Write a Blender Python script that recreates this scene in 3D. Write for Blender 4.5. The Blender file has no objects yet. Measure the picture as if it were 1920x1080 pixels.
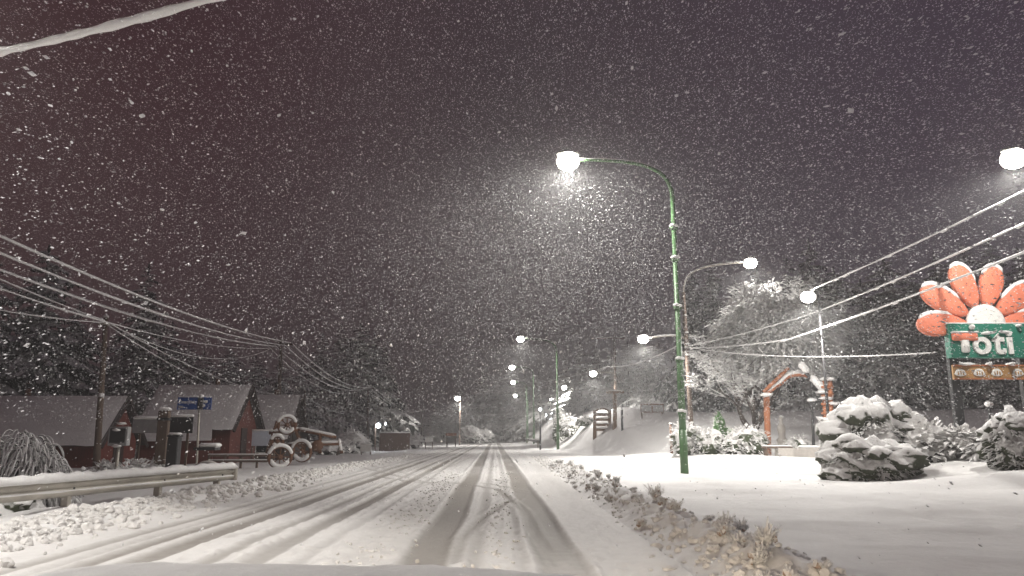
import bpy, math, random
import numpy as np
from mathutils import Vector, Matrix
random.seed(11); rng = np.random.default_rng(7)
S = bpy.context.scene; COL = S.collection
PI = math.pi
# ------------------------------------------------------------------ camera
F = 1391.0; HOR = 818.0; CAMZ = 1.45
PITCH = math.atan((HOR-540)/F); SP, CP = math.sin(PITCH), math.cos(PITCH)
cam_d = bpy.data.cameras.new('camera'); cam = bpy.data.objects.new('camera', cam_d); COL.objects.link(cam)
cam.location = (0, 0, CAMZ); cam.rotation_euler = (PI/2+PITCH, 0, 0)
cam_d.sensor_width = 36; cam_d.lens = 36*F/1920; cam_d.clip_start = 0.05; cam_d.clip_end = 3000
S.camera = cam
def ray(px, py):
    u = (px-960)/F; v = (540-py)/F
    return u, CP-v*SP, SP+v*CP
def at(px, py, Y):
    x, y, z = ray(px, py); return Vector((x/y*Y, Y, CAMZ+z/y*Y))
def ground(px, py, z=0.0):
    x, y, zz = ray(px, py); t = (z-CAMZ)/zz; return Vector((x*t, y*t, z))
# ------------------------------------------------------------------ numpy noise
def vnoise(x, y, sc, seed=0):
    x = np.asarray(x)*sc; y = np.asarray(y)*sc
    xi = np.floor(x).astype(np.int64); yi = np.floor(y).astype(np.int64)
    fx = x-xi; fy = y-yi; fx = fx*fx*(3-2*fx); fy = fy*fy*(3-2*fy)
    def h(a, b):
        n = (a*374761393+b*668265263+seed*974711) & 0x7fffffff
        n = ((n ^ (n >> 13))*1274126177) & 0x7fffffff
        return ((n ^ (n >> 16)) & 0xffff)/65535.0
    return (h(xi,yi)*(1-fx)+h(xi+1,yi)*fx)*(1-fy)+(h(xi,yi+1)*(1-fx)+h(xi+1,yi+1)*fx)*fy
def sst(a, b, x):
    t = np.clip((np.asarray(x, float)-a)/(b-a), 0, 1); return t*t*(3-2*t)
def XL(y): return -6.75-0.012*np.asarray(y)
def XR(y): return 1.95-0.0135*np.asarray(y)
RUTS = [(*ground(a, b).xy, *ground(c_, d_).xy) for a, b, c_, d_ in ((1490,908,1990,975),(1475,913,1990,992),(1560,942,2050,1040),(1130,874,1330,864))]
def gz(x, y, rough=True):
    x = np.asarray(x, float); y = np.asarray(y, float)
    tr = x-XR(y); tl = XL(y)-x
    z = 0.10*sst(0, 1.2, tr)
    z = z+0.16*np.exp(-((tr-0.75)/0.55)**2)*sst(46, 20, y)
    # side street stays flat, hillside rises behind it
    y0 = np.interp(x, [0, 3.5, 7, 11, 14, 30], [80, 66, 54, 47, 41, 36])
    s = y-y0
    hill = np.interp(x, [9, 14], [4.4, 3.3])*sst(0, 23, s)+0.012*np.clip(s-20, 0, 1e9)
    z = z+hill*sst(2.6, 9.8, tr)
    z = z+0.35*sst(31, 36, y+0.3*(x-6))*sst(6, 10, x)*sst(60, 45, y)
    # planted mound with the shrubs by the sign
    z = z+0.62*np.exp(-((x-17.5)/5.2)**4-((y-25.0)/3.6)**2)
    z = z+0.22*np.exp(-((x-14.5-0.2*(y-20))/4.0)**2-((y-20.5)/1.0)**2)
    for (ax, ay, bx_, by_) in RUTS:
        ab2 = (bx_-ax)**2+(by_-ay)**2; tt = np.clip(((x-ax)*(bx_-ax)+(y-ay)*(by_-ay))/ab2, 0, 1); dd_ = np.hypot(x-ax-tt*(bx_-ax), y-ay-tt*(by_-ay))
        z = z-.055*np.exp(-(dd_/.16)**2)+.025*np.exp(-((dd_-.34)/.14)**2)
    # left side
    z = z+0.14*np.exp(-((tl-0.35)/0.5)**2)*sst(60, 25, y)
    z = z-0.42*sst(1.6, 5.0, tl)*sst(26, 18, y)-0.15*sst(1.5, 6, tl)*sst(18, 26, y)
    z = z+0.09*np.clip(-x-45, 0, 1e9)+0.05*np.clip(y-190, 0, 1e9)
    if rough:
        off = sst(0.2, 1.5, np.maximum(tr, tl))
        lump = np.clip(vnoise(x, y, 4.2, 31)-.35, 0, 1)*.20+np.clip(vnoise(x, y, 9.5, 32)-.3, 0, 1)*.10
        z = z+lump*np.exp(-((tr-.62)/.42)**2)*sst(46, 12, y)+.8*lump*np.exp(-((tl-.30)/.40)**2)*sst(60, 20, y)
        z = z+off*(0.26*(vnoise(x, y, .19, 3)-.5)+0.11*(vnoise(x*.6, y*1.5, .7, 4)-.5)+.025*(vnoise(x, y, 2.6, 5)-.5))
    return z
def g1(x, y): return float(gz(x, y))
def base(px, Y):
    p = at(px, 818, Y); return Vector((p.x, Y, g1(p.x, Y)))
# ------------------------------------------------------------------ materials
def newmat(name):
    m = bpy.data.materials.new(name); m.use_nodes = True; nt = m.node_tree
    return m, nt, nt.nodes, nt.links, nt.nodes['Principled BSDF']
def mat(name, col, rough=.6, metal=0, var=.25, sc=6, bump=.15, bsc=40):
    m, nt, N, L, B = newmat(name)
    B.inputs['Roughness'].default_value = rough; B.inputs['Metallic'].default_value = metal
    tc = N.new('ShaderNodeTexCoord'); no = N.new('ShaderNodeTexNoise'); no.inputs['Scale'].default_value = sc; no.inputs['Detail'].default_value = 5
    L.new(tc.outputs['Object'], no.inputs['Vector'])
    mx = N.new('ShaderNodeMixRGB')
    mx.inputs[1].default_value = tuple(c*(1-var) for c in col)+(1,); mx.inputs[2].default_value = tuple(min(1, c*(1+var)) for c in col)+(1,)
    L.new(no.outputs['Fac'], mx.inputs[0]); L.new(mx.outputs[0], B.inputs['Base Color'])
    if bump:
        n2 = N.new('ShaderNodeTexNoise'); n2.inputs['Scale'].default_value = bsc; n2.inputs['Detail'].default_value = 4; L.new(tc.outputs['Object'], n2.inputs['Vector'])
        b = N.new('ShaderNodeBump'); b.inputs['Strength'].default_value = bump; b.inputs['Distance'].default_value = .02
        L.new(n2.outputs['Fac'], b.inputs['Height']); L.new(b.outputs[0], B.inputs['Normal'])
    return m
def planks(name, col, sc=3.0, axis=0, rough=.7):
    m, nt, N, L, B = newmat(name); B.inputs['Roughness'].default_value = rough
    tc = N.new('ShaderNodeTexCoord'); w = N.new('ShaderNodeTexWave'); w.bands_direction = 'XYZ'[axis]; w.inputs['Scale'].default_value = sc; w.inputs['Distortion'].default_value = .6; w.wave_profile = 'SAW'
    L.new(tc.outputs['Object'], w.inputs['Vector'])
    no = N.new('ShaderNodeTexNoise'); no.inputs['Scale'].default_value = 4; no.inputs['Detail'].default_value = 6; L.new(tc.outputs['Object'], no.inputs['Vector'])
    r = N.new('ShaderNodeValToRGB'); r.color_ramp.elements[0].color = tuple(c*.25 for c in col)+(1,); r.color_ramp.elements[1].position = .14; r.color_ramp.elements[1].color = tuple(col)+(1,)
    L.new(w.outputs['Fac'], r.inputs['Fac'])
    mx = N.new('ShaderNodeMixRGB'); mx.blend_type = 'MULTIPLY'; mx.inputs[0].default_value = .6
    L.new(r.outputs[0], mx.inputs[1]); L.new(no.outputs['Fac'], mx.inputs[2]); L.new(mx.outputs[0], B.inputs['Base Color'])
    b = N.new('ShaderNodeBump'); b.inputs['Strength'].default_value = .4; b.inputs['Distance'].default_value = .03; L.new(w.outputs['Fac'], b.inputs['Height']); L.new(b.outputs[0], B.inputs['Normal'])
    return m
SNOWC = (.80, .79, .78)
def snowy(name, col, thr=.25, soft=.25, nsc=3.0, namp=.8, var=.3):
    """dark base with snow lying on every face that looks up"""
    m, nt, N, L, B = newmat(name); B.inputs['Roughness'].default_value = .75
    tc = N.new('ShaderNodeTexCoord'); ge = N.new('ShaderNodeNewGeometry')
    sx = N.new('ShaderNodeSeparateXYZ'); L.new(ge.outputs['Normal'], sx.inputs[0])
    bf = N.new('ShaderNodeMath'); bf.operation = 'MULTIPLY_ADD'; bf.inputs[1].default_value = -2; bf.inputs[2].default_value = 1; L.new(ge.outputs['Backfacing'], bf.inputs[0])
    nz = N.new('ShaderNodeMath'); nz.operation = 'MULTIPLY'; L.new(sx.outputs[2], nz.inputs[0]); L.new(bf.outputs[0], nz.inputs[1])
    no = N.new('ShaderNodeTexNoise'); no.inputs['Scale'].default_value = nsc; no.inputs['Detail'].default_value = 4; L.new(tc.outputs['Object'], no.inputs['Vector'])
    ad = N.new('ShaderNodeMath'); ad.operation = 'MULTIPLY_ADD'; ad.inputs[1].default_value = namp; L.new(no.outputs['Fac'], ad.inputs[0]); L.new(nz.outputs[0], ad.inputs[2])
    mr = N.new('ShaderNodeMapRange'); mr.inputs['From Min'].default_value = thr+namp*.5-soft/2; mr.inputs['From Max'].default_value = thr+namp*.5+soft/2
    L.new(ad.outputs[0], mr.inputs['Value'])
    n2 = N.new('ShaderNodeTexNoise'); n2.inputs['Scale'].default_value = nsc*3; L.new(tc.outputs['Object'], n2.inputs['Vector'])
    c1 = N.new('ShaderNodeMixRGB'); c1.inputs[1].default_value = tuple(c*(1-var) for c in col)+(1,); c1.inputs[2].default_value = tuple(c*(1+var) for c in col)+(1,); L.new(n2.outputs['Fac'], c1.inputs[0])
    mx = N.new('ShaderNodeMixRGB'); mx.inputs[2].default_value = SNOWC+(1,); L.new(c1.outputs[0], mx.inputs[1]); L.new(mr.outputs[0], mx.inputs[0])
    L.new(mx.outputs[0], B.inputs['Base Color'])
    n4 = N.new('ShaderNodeTexNoise'); n4.inputs['Scale'].default_value = 16; n4.inputs['Detail'].default_value = 5; L.new(tc.outputs['Object'], n4.inputs['Vector'])
    bp = N.new('ShaderNodeBump'); bp.inputs['Strength'].default_value = .5; bp.inputs['Distance'].default_value = .05; L.new(n4.outputs['Fac'], bp.inputs['Height']); L.new(bp.outputs[0], B.inputs['Normal'])
    return m
def snow_mat(name, col=SNOWC, b1=.35, s1=1.2, s2=14, b2=.3):
    m, nt, N, L, B = newmat(name); B.inputs['Roughness'].default_value = .7
    B.inputs['Specular IOR Level'].default_value = .25
    tc = N.new('ShaderNodeTexCoord')
    n1 = N.new('ShaderNodeTexNoise'); n1.inputs['Scale'].default_value = s1; n1.inputs['Detail'].default_value = 6; n1.inputs['Roughness'].default_value = .6
    n2 = N.new('ShaderNodeTexNoise'); n2.inputs['Scale'].default_value = s2; n2.inputs['Detail'].default_value = 5
    for n in (n1, n2): L.new(tc.outputs['Object'], n.inputs['Vector'])
    mx = N.new('ShaderNodeMixRGB'); mx.inputs[1].default_value = tuple(c*.90 for c in col)+(1,); mx.inputs[2].default_value = tuple(min(.9, c*1.05) for c in col)+(1,)
    L.new(n1.outputs['Fac'], mx.inputs[0]); L.new(mx.outputs[0], B.inputs['Base Color'])
    a = N.new('ShaderNodeBump'); a.inputs['Strength'].default_value = b1; a.inputs['Distance'].default_value = .10; L.new(n1.outputs['Fac'], a.inputs['Height'])
    b = N.new('ShaderNodeBump'); b.inputs['Strength'].default_value = b2; b.inputs['Distance'].default_value = .02; L.new(n2.outputs['Fac'], b.inputs['Height']); L.new(a.outputs[0], b.inputs['Normal'])
    L.new(b.outputs[0], B.inputs['Normal'])
    return m
def emit(name, col, st):
    m, nt, N, L, B = newmat(name); N.remove(B)
    e = N.new('ShaderNodeEmission'); e.inputs[0].default_value = col+(1,); e.inputs[1].default_value = st
    L.new(e.outputs[0], N['Material Output'].inputs[0]); m.cycles.emission_sampling = 'NONE'
    return m
M = dict(
 snow=snow_mat('snow'), snow_soft=snow_mat('settled_snow', b1=.85, s1=.6, s2=9, b2=.4), snow_cap=snow_mat('snow_cap', s1=4, b1=.3, s2=30),
 clod=snow_mat('snow_clods', (.74,.72,.70), s1=9, b1=.5),
 green=mat('green_paint', (.075,.155,.065), .45, .0, .25, 3), dark=mat('dark_metal', (.03,.03,.032), .5), steel=mat('galvanised_steel', (.42,.39,.34), .5, .3, .45, 2.5),
 lampbody=mat('lamp_housing', (.25,.25,.24), .5), wood=mat('weathered_pole_wood', (.12,.085,.065), .85, 0, .4, 5, .4), orangewood=mat('varnished_log_wood', (.36,.13,.055), .6, 0, .35, 7, .3),
 tanwood=planks('tan_slat_wood', (.34,.21,.13), 2.5, 2), redwall=planks('red_board_wall', (.20,.045,.03), 2.2, 0), darkwall=planks('dark_board_wall', (.055,.035,.032), 2.2, 0),
 roof=mat('roof_sheet', (.10,.09,.09), .8), roofsnow=snow_mat('roof_snow', (.62,.60,.60), b1=.25, s1=2.2),
 blue=mat('blue_enamel', (.02,.075,.30), .35, 0, .1, 2, 0), white=mat('white_paint', (.74,.73,.70), .5, 0, .08, 4, .05), greysign=mat('grey_panel', (.30,.30,.30), .5),
 petal=mat('orange_petal_paint', (.66,.19,.11), .7, 0, .16, 2.5, .15, 12), board=mat('green_board_paint', (.018,.17,.115), .5, 0, .12, 3, .05), tan=mat('tan_board_paint', (.36,.20,.075), .55, 0, .2, 4),
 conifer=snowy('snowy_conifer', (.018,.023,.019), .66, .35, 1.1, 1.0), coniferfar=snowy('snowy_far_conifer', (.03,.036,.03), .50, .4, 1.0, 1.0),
 bark=mat('bark', (.06,.045,.038), .9, 0, .4, 6, .4), whitetree=snowy('snow_laden_twigs', (.05,.045,.04), -.32, .6, 2.0, 1.0), shrub=snowy('snowy_shrub_leaves', (.055,.075,.035), .10, .4, 4, .9),
 greenshrub=snowy('green_topiary_leaves', (.05,.14,.03), .55, .3, 5, .8), droop=snowy('snow_laden_strands', (.03,.032,.028), -.40, .4, 5, .6), drytwig=snowy('dry_brown_twigs', (.32,.23,.17), -.14, .7, 9, 1.0),
 bushspray=snowy('snow_laden_sprays', (.05,.06,.025), -.05, .45, 2.2, .9),
 bush=snowy('snow_pillow_bush', (.038,.044,.022), -.06, .25, 3.4, 1.0), cable=snowy('snow_coated_cable', (.10,.095,.09), -.45, .3, 3, .5), crust=snowy('pole_snow_crust', (.12,.085,.065), -.2, .3, 8, .6),
 cablesnow=snow_mat('cable_snow', (.80,.79,.78), b1=.2, s1=6, s2=40),
 lens=emit('lamp_lens', (1.0,.96,.86), 40), lensfar=emit('far_lamp_lens', (1.0,.97,.88), 40), bulb=emit('small_bulb', (.9,.95,1.0), 14),
 carpaint=mat('dark_car_paint', (.04,.045,.05), .3, .5, .1, 2, 0), rubber=mat('tyre_rubber', (.02,.02,.02), .9), glass=mat('dark_window_glass', (.02,.022,.025), .1, 0, .1, 2, 0), stone=mat('pale_stone', (.45,.42,.39), .8, 0, .3, 8, .4),
 flake=mat('snowflake', (.85,.85,.86), .8, 0, .05, 3, 0), bluewhite=mat('pale_blue_panel', (.50,.54,.62), .5, 0, .1, 3), headlens=emit('headlamp_lens', (1,.86,.66), 6), rust=mat('rusty_metal', (.14,.065,.035), .85, 0, .4, 8, .3),
)
_n = M['flake'].node_tree; _t = _n.nodes.new('ShaderNodeBsdfTranslucent'); _t.inputs[0].default_value = (.85,.85,.86,1); _m = _n.nodes.new('ShaderNodeMixShader'); _m.inputs[0].default_value = .55
_n.links.new(_n.nodes['Principled BSDF'].outputs[0], _m.inputs[1]); _n.links.new(_t.outputs[0], _m.inputs[2]); _n.links.new(_m.outputs[0], _n.nodes['Material Output'].inputs[0])
# ------------------------------------------------------------------ builders
class MB:
    def __init__(s): s.v = []; s.f = []
    def add(s, v, f):
        o = len(s.v); s.v += [tuple(p) for p in v]; s.f += [tuple(i+o for i in q) for q in f]; return s
    def box(s, c, sz, rz=0, bev=0, ry=0):
        hx, hy, hz = (d/2 for d in sz); b = min(bev, hx*.9, hy*.9, hz*.9)
        R = Matrix.Rotation(rz, 3, 'Z') @ Matrix.Rotation(ry, 3, 'Y'); c = Vector(c); V = []
        if not b:
            for z in (-hz, hz):
                for x, y in ((-hx,-hy),(hx,-hy),(hx,hy),(-hx,hy)): V.append(c+R @ Vector((x,y,z)))
            return s.add(V, [(3,2,1,0),(4,5,6,7),(0,1,5,4),(1,2,6,5),(2,3,7,6),(3,0,4,7)])
        rings = [(-hz, b), (-hz+b, 0), (hz-b, 0), (hz, b)]; F_ = []
        for z, d in rings:
            x, y = hx-d, hy-d; e = b*.9 if d == 0 else b*.4
            for q in ((-x+e,-y),(x-e,-y),(x,-y+e),(x,y-e),(x-e,y),(-x+e,y),(-x,y-e),(-x,-y+e)): V.append(c+R @ Vector((q[0],q[1],z)))
        for k in range(3):
            for i in range(8): j = (i+1) % 8; F_.append((k*8+i, k*8+j, k*8+8+j, k*8+8+i))
        F_.append(tuple(range(7,-1,-1))); F_.append(tuple(range(24,32)))
        return s.add(V, F_)
    def tube(s, pts, r, n=8, cap=True):
        pts = [Vector(p) for p in pts]; k = len(pts); rs = [r]*k if not hasattr(r, '__len__') else r
        V = []; F_ = []; prev = None
        for i, p in enumerate(pts):
            d = (pts[min(i+1,k-1)]-pts[max(i-1,0)]).normalized()
            a = prev if prev is not None else (Vector((1,0,0)) if abs(d.x) < .8 else Vector((0,1,0)))
            a = (a-d*a.dot(d)).normalized(); prev = a; b = d.cross(a)
            for j in range(n): t = 2*PI*j/n; V.append(p+(a*math.cos(t)+b*math.sin(t))*rs[i])
        for i in range(k-1):
            for j in range(n): q = (j+1) % n; F_.append((i*n+j, i*n+q, (i+1)*n+q, (i+1)*n+j))
        if cap: F_.append(tuple(range(n-1,-1,-1))); F_.append(tuple((k-1)*n+j for j in range(n)))
        return s.add(V, F_)
    def lathe(s, c, prof, n=14, sx=1, sy=1):
        c = Vector(c); V = []; F_ = []
        for r, z in prof:
            for j in range(n): t = 2*PI*j/n; V.append(c+Vector((r*sx*math.cos(t), r*sy*math.sin(t), z)))
        k = len(prof)
        for i in range(k-1):
            for j in range(n): q = (j+1) % n; F_.append((i*n+j, i*n+q, (i+1)*n+q, (i+1)*n+j))
        F_.append(tuple(range(n-1,-1,-1))); F_.append(tuple((k-1)*n+j for j in range(n)))
        return s.add(V, F_)
    def ico(s, c, rad, jit=.2, sub=1):
        V, F_ = ICO[sub]; c = Vector(c); rx, ry, rz = rad if hasattr(rad, '__len__') else (rad,)*3
        a = random.random()*6.28; ca, sa = math.cos(a), math.sin(a); W = []
        for p in V:
            k = 1+random.uniform(-jit, jit); x, y, z = p[0]*rx*k, p[1]*ry*k, p[2]*rz*k
            W.append((c.x+x*ca-y*sa, c.y+x*sa+y*ca, c.z+z))
        return s.add(W, F_)
    def blade(s, pts, ws, droop=.3, zig=.0):
        pts = [Vector(p) for p in pts]; k = len(pts); V = []; F_ = []
        for i, p in enumerate(pts):
            d = (pts[min(i+1,k-1)]-pts[max(i-1,0)]).normalized(); left = Vector((0,0,1)).cross(d)
            if left.length < 1e-3: left = Vector((1,0,0))
            left.normalize(); up = d.cross(left); w = ws[i]*(1+(zig if i % 2 else -zig))
            V += [p, p+left*w-up*w*droop, p-left*w-up*w*droop]
        for i in range(k-1):
            a = i*3; b = a+3; F_ += [(a, b, b+1, a+1), (a, a+2, b+2, b)]
        return s.add(V, F_)
    def puff(s, out, y, th, c=None):
        """rounded thick plate: outline in (x,z), front towards -Y"""
        n = len(out); cx = sum(p[0] for p in out)/n; cz = sum(p[1] for p in out)/n; V = []; F_ = []
        lay = [(.80,-.5),(.94,-.38),(1,-.15),(1,.3),(.9,.5)]
        for k, d in lay:
            for x, z in out: V.append((cx+(x-cx)*k, y+d*th, cz+(z-cz)*k))
        for i in range(len(lay)-1):
            for j in range(n): q = (j+1) % n; F_.append((i*n+j, i*n+q, (i+1)*n+q, (i+1)*n+j))
        F_.append(tuple(range(n-1,-1,-1))); F_.append(tuple((len(lay)-1)*n+j for j in range(n)))
        return s.add(V, F_)
    def build(s, name, m, parent=None, smooth=False, origin=None):
        off = Vector((0,0,0)); p = parent
        while p is not None: off += Vector(p.location); p = p.parent
        if parent is None and origin is not None: off = Vector(origin)
        loc = Vector((0,0,0))
        if parent is None: loc = off
        me = bpy.data.meshes.new(name)
        me.from_pydata([(v[0]-off.x, v[1]-off.y, v[2]-off.z) for v in s.v], [], s.f); me.update()
        if smooth: me.polygons.foreach_set('use_smooth', [True]*len(me.polygons))
        me.materials.append(m if not isinstance(m, str) else M[m])
        o = bpy.data.objects.new(name, me); COL.objects.link(o); o.location = loc
        if parent is not None: o.parent = parent
        return o
def _ico(sub):
    import bmesh
    bm = bmesh.new(); bmesh.ops.create_icosphere(bm, subdivisions=sub, radius=1)
    V = [tuple(v.co) for v in bm.verts]; F_ = [tuple(v.index for v in f.verts) for f in bm.faces]; bm.free(); return V, F_
ICO = {k: _ico(k) for k in (1, 2, 3, 4)}
def tag(o, label, cat, group=None):
    o['label'] = label; o['category'] = cat
    if group: o['group'] = group
    return o
def thing(name, label, cat, loc, group=None):
    o = bpy.data.objects.new(name, None); COL.objects.link(o); o.location = loc; o.empty_display_size = .2
    return tag(o, label, cat, group)
def dup(root, loc, rz=0, sc=(1,1,1), label=None, group=None):
    r = root.copy(); COL.objects.link(r); r.location = loc; r.rotation_euler = (0,0,rz); r.scale = sc
    if label: r['label'] = label
    if group: r['group'] = group
    for ch in list(root.children):
        c = ch.copy(); COL.objects.link(c); c.parent = r
        for gch in ch.children:
            d = gch.copy(); COL.objects.link(d); d.parent = c
    return r
def npmesh(name, V, Fq, m, kind=None, smooth=True, attr=None, nper=4):
    me = bpy.data.meshes.new(name); nv = len(V); nf = len(Fq)
    me.vertices.add(nv); me.vertices.foreach_set('co', np.asarray(V, np.float32).ravel())
    me.loops.add(nf*nper); me.loops.foreach_set('vertex_index', np.asarray(Fq, np.int32).ravel())
    me.polygons.add(nf); me.polygons.foreach_set('loop_start', np.arange(nf, dtype=np.int32)*nper)
    me.polygons.foreach_set('use_smooth', np.full(nf, smooth))
    if attr is not None:
        a = me.attributes.new('wear', 'FLOAT', 'POINT'); a.data.foreach_set('value', np.asarray(attr, np.float32))
    me.update(calc_edges=True); me.validate(); me.materials.append(m)
    o = bpy.data.objects.new(name, me); COL.objects.link(o)
    if kind: o['kind'] = kind
    return o
def gridfaces(nr, nc):
    i = np.arange(nr-1)[:,None]*nc+np.arange(nc-1)[None,:]; i = i.ravel()
    return np.stack([i, i+1, i+nc+1, i+nc], 1)
# ------------------------------------------------------------------ world
W = bpy.data.worlds.new('World'); S.world = W; W.use_nodes = True; nt = W.node_tree; N = nt.nodes; L = nt.links
bg = N['Background']
tc = N.new('ShaderNodeTexCoord'); sx = N.new('ShaderNodeSeparateXYZ'); L.new(tc.outputs['Generated'], sx.inputs[0])
mr = N.new('ShaderNodeMapRange'); mr.inputs['From Min'].default_value = -.55; mr.inputs['From Max'].default_value = .55; L.new(sx.outputs[0], mr.inputs['Value'])
no = N.new('ShaderNodeTexNoise'); no.inputs['Scale'].default_value = 2.2; no.inputs['Detail'].default_value = 3; L.new(tc.outputs['Generated'], no.inputs['Vector'])
cr = N.new('ShaderNodeValToRGB'); e = cr.color_ramp.elements
e[0].position = 0; e[0].color = (.042,.0185,.0205,1); e[1].position = 1; e[1].color = (.050,.037,.051,1)
k = e.new(.5); k.color = (.038,.027,.032,1)
L.new(mr.outputs[0], cr.inputs['Fac'])
mm = N.new('ShaderNodeMixRGB'); mm.blend_type = 'MULTIPLY'; mm.inputs[0].default_value = .25; L.new(cr.outputs[0], mm.inputs[1]); L.new(no.outputs['Fac'], mm.inputs[2])
sky = N.new('ShaderNodeTexSky'); sky.sky_type = 'NISHITA'; sky.sun_disc = False; sky.sun_elevation = math.radians(-9); sky.sun_rotation = math.radians(200)
skm = N.new('ShaderNodeMixRGB'); skm.blend_type = 'ADD'; skm.inputs[0].default_value = .05; L.new(mm.outputs[0], skm.inputs[1]); L.new(sky.outputs[0], skm.inputs[2])
L.new(skm.outputs[0], bg.inputs[0]); bg.inputs[1].default_value = 1.12
# ------------------------------------------------------------------ ground and road
def axis(segs):
    out = []
    for a, b, d in segs: out += list(np.arange(a, b, d))
    out.append(segs[-1][1]); return np.array(out)
xs = axis([(-300,-60,12),(-60,-24,2),(-24,-11,.5),(-11,-7.6,.15),(-7.6,-5.5,.08),(-5.5,.5,.5),(.5,4.2,.065),(4.2,5,.12),(5,24,.25),(24,60,1.5),(60,300,12)])
ys = axis([(-80,-5,5),(-5,5,.5),(5,16,.07),(16,30,.15),(30,60,.4),(60,110,1),(110,200,3),(200,430,15)])
X, Yg = np.meshgrid(xs, ys)
Z = gz(X, Yg)
inside = (X > XL(Yg)+.15) & (X < XR(Yg)-.15) & (Yg < 175)
Z = np.where(inside, -.12, Z)
npmesh('ground', np.stack([X.ravel(), Yg.ravel(), Z.ravel()], 1), gridfaces(len(ys), len(xs)), M['snow_soft'], 'structure')
def pl(pts): return np.array([[*ground(px, py).xy] for px, py in pts])
def lane(x0, sl=-.0233): return np.array([[x0+sl*(y-8.85), y] for y in (-20., 170.)])
TR = [ # polyline, half width, depth, wear
 (lane(-1.02), .26, .035, 1.0), (lane(.57), .27, .035, 1.0),
 (lane(-3.02,-.021), .16, .032, 1.0), (lane(-4.35,-.023), .17, .03, .95), (lane(-3.55,-.022), .10, .025, .75), (lane(-4.85,-.024), .10, .025, .75), (lane(-5.5,-.022), .09, .02, .6),
 (lane(-2.45,-.025), .08, .02, .35), (lane(-.45,-.0215), .09, .02, .45), (lane(.12,-.0255), .07, .015, .35), (lane(-5.15,-.019), .05, .02, .4),
 (pl([(640,868),(729,890),(815,909),(863,908),(911,907),(1002,924)]), .06, .03, .8), (pl([(640,862),(729,882),(815,900),(911,898),(1000,913)]), .05, .025, .7), (pl([(700,893),(767,905),(863,907),(935,919),(978,957),(1007,1010),(1040,1060)]), .08, .03, .85),
 (pl([(968,935),(945,945),(902,972),(868,1010),(850,1060)]), .08, .03, .7), (pl([(560,1010),(660,960),(760,920),(830,902),(905,880),(960,868)]), .07, .02, .4),
 (pl([(430,1010),(600,968),(700,925),(830,880),(900,850)]), .06, .018, .35)]
ncol = 330
rows = [-20.]
while rows[-1] < 172: y = rows[-1]; rows.append(y+max(.055, min(2.0, .0085*abs(y)) if y > 5 else .4))
rows = np.array(rows); uu = np.linspace(0, 1, ncol)
RX = XL(rows)[:,None]+(XR(rows)-XL(rows))[:,None]*uu[None,:]; RY = np.repeat(rows[:,None], ncol, 1)
wear = np.zeros_like(RX); dep = np.zeros_like(RX); ridge = np.zeros_like(RX)
wob = .05*(vnoise(RX*0+3, RY, .35, 9)-.5)
P = np.stack([RX+wob, RY], -1)
for poly, hw, d, w in TR:
    best = np.full(RX.shape, 1e9)
    for a, b in zip(poly[:-1], poly[1:]):
        ab = b-a; t = np.clip(((P-a)@ab)/(ab@ab), 0, 1); q = P-(a+t[...,None]*ab); best = np.minimum(best, np.hypot(q[...,0], q[...,1]))
    brk = .55+.75*vnoise(RX*1.5, RY*.25, 1.0, int(hw*1000))
    f = sst(hw+.10, hw-.09, best)
    wear = np.maximum(wear, f*w*np.clip(brk, 0, 1)); dep = np.maximum(dep, f*d)
    ridge = np.maximum(ridge, d*.42*np.exp(-((best-hw-.07)/.06)**2))
n1 = vnoise(RX, RY, 9, 1)*.5+vnoise(RX, RY, 21, 2)*.5
crumb = sst(.55, .8, vnoise(RX, RY, 7, 6))*sst(.45, .75, vnoise(RX*.8, RY*.12, 1, 8))
RZ = .02-dep+ridge*(.5+n1)+.018*(n1-.5)*(1-wear*.7)+.03*crumb*(1-wear)
edge = np.minimum(RX-XL(RY), XR(RY)-RX); RZ = RZ-.0*edge+.05*sst(.6, 0, edge)
wear = np.clip(wear+.25*sst(.6, .9, vnoise(RX*.6, RY*.08, 1, 12)), 0, 1)
m, nt, N, L, B = newmat('packed_road_snow'); B.inputs['Roughness'].default_value = .62; B.inputs['Specular IOR Level'].default_value = .3
at_ = N.new('ShaderNodeAttribute'); at_.attribute_name = 'wear'
tc = N.new('ShaderNodeTexCoord'); no = N.new('ShaderNodeTexNoise'); no.inputs['Scale'].default_value = 6; no.inputs['Detail'].default_value = 7; L.new(tc.outputs['Object'], no.inputs['Vector'])
ad = N.new('ShaderNodeMath'); ad.operation = 'MULTIPLY_ADD'; ad.inputs[1].default_value = .35; ad.inputs[2].default_value = -.17; L.new(no.outputs['Fac'], ad.inputs[0])
a2 = N.new('ShaderNodeMath'); a2.use_clamp = True; L.new(at_.outputs['Fac'], a2.inputs[0]); L.new(ad.outputs[0], a2.inputs[1])
mx = N.new('ShaderNodeMixRGB'); mx.inputs[1].default_value = (.76,.745,.73,1); mx.inputs[2].default_value = (.30,.278,.255,1); L.new(a2.outputs[0], mx.inputs[0]); L.new(mx.outputs[0], B.inputs['Base Color'])
b = N.new('ShaderNodeBump'); b.inputs['Strength'].default_value = .35; b.inputs['Distance'].default_value = .03; n3 = N.new('ShaderNodeTexNoise'); n3.inputs['Scale'].default_value = 22; n3.inputs['Detail'].default_value = 5; L.new(tc.outputs['Object'], n3.inputs['Vector']); L.new(n3.outputs['Fac'], b.inputs['Height']); L.new(b.outputs[0], B.inputs['Normal'])
npmesh('road', np.stack([RX.ravel(), RY.ravel(), RZ.ravel()], 1), gridfaces(len(rows), ncol), m, 'structure', attr=wear.ravel())
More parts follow.
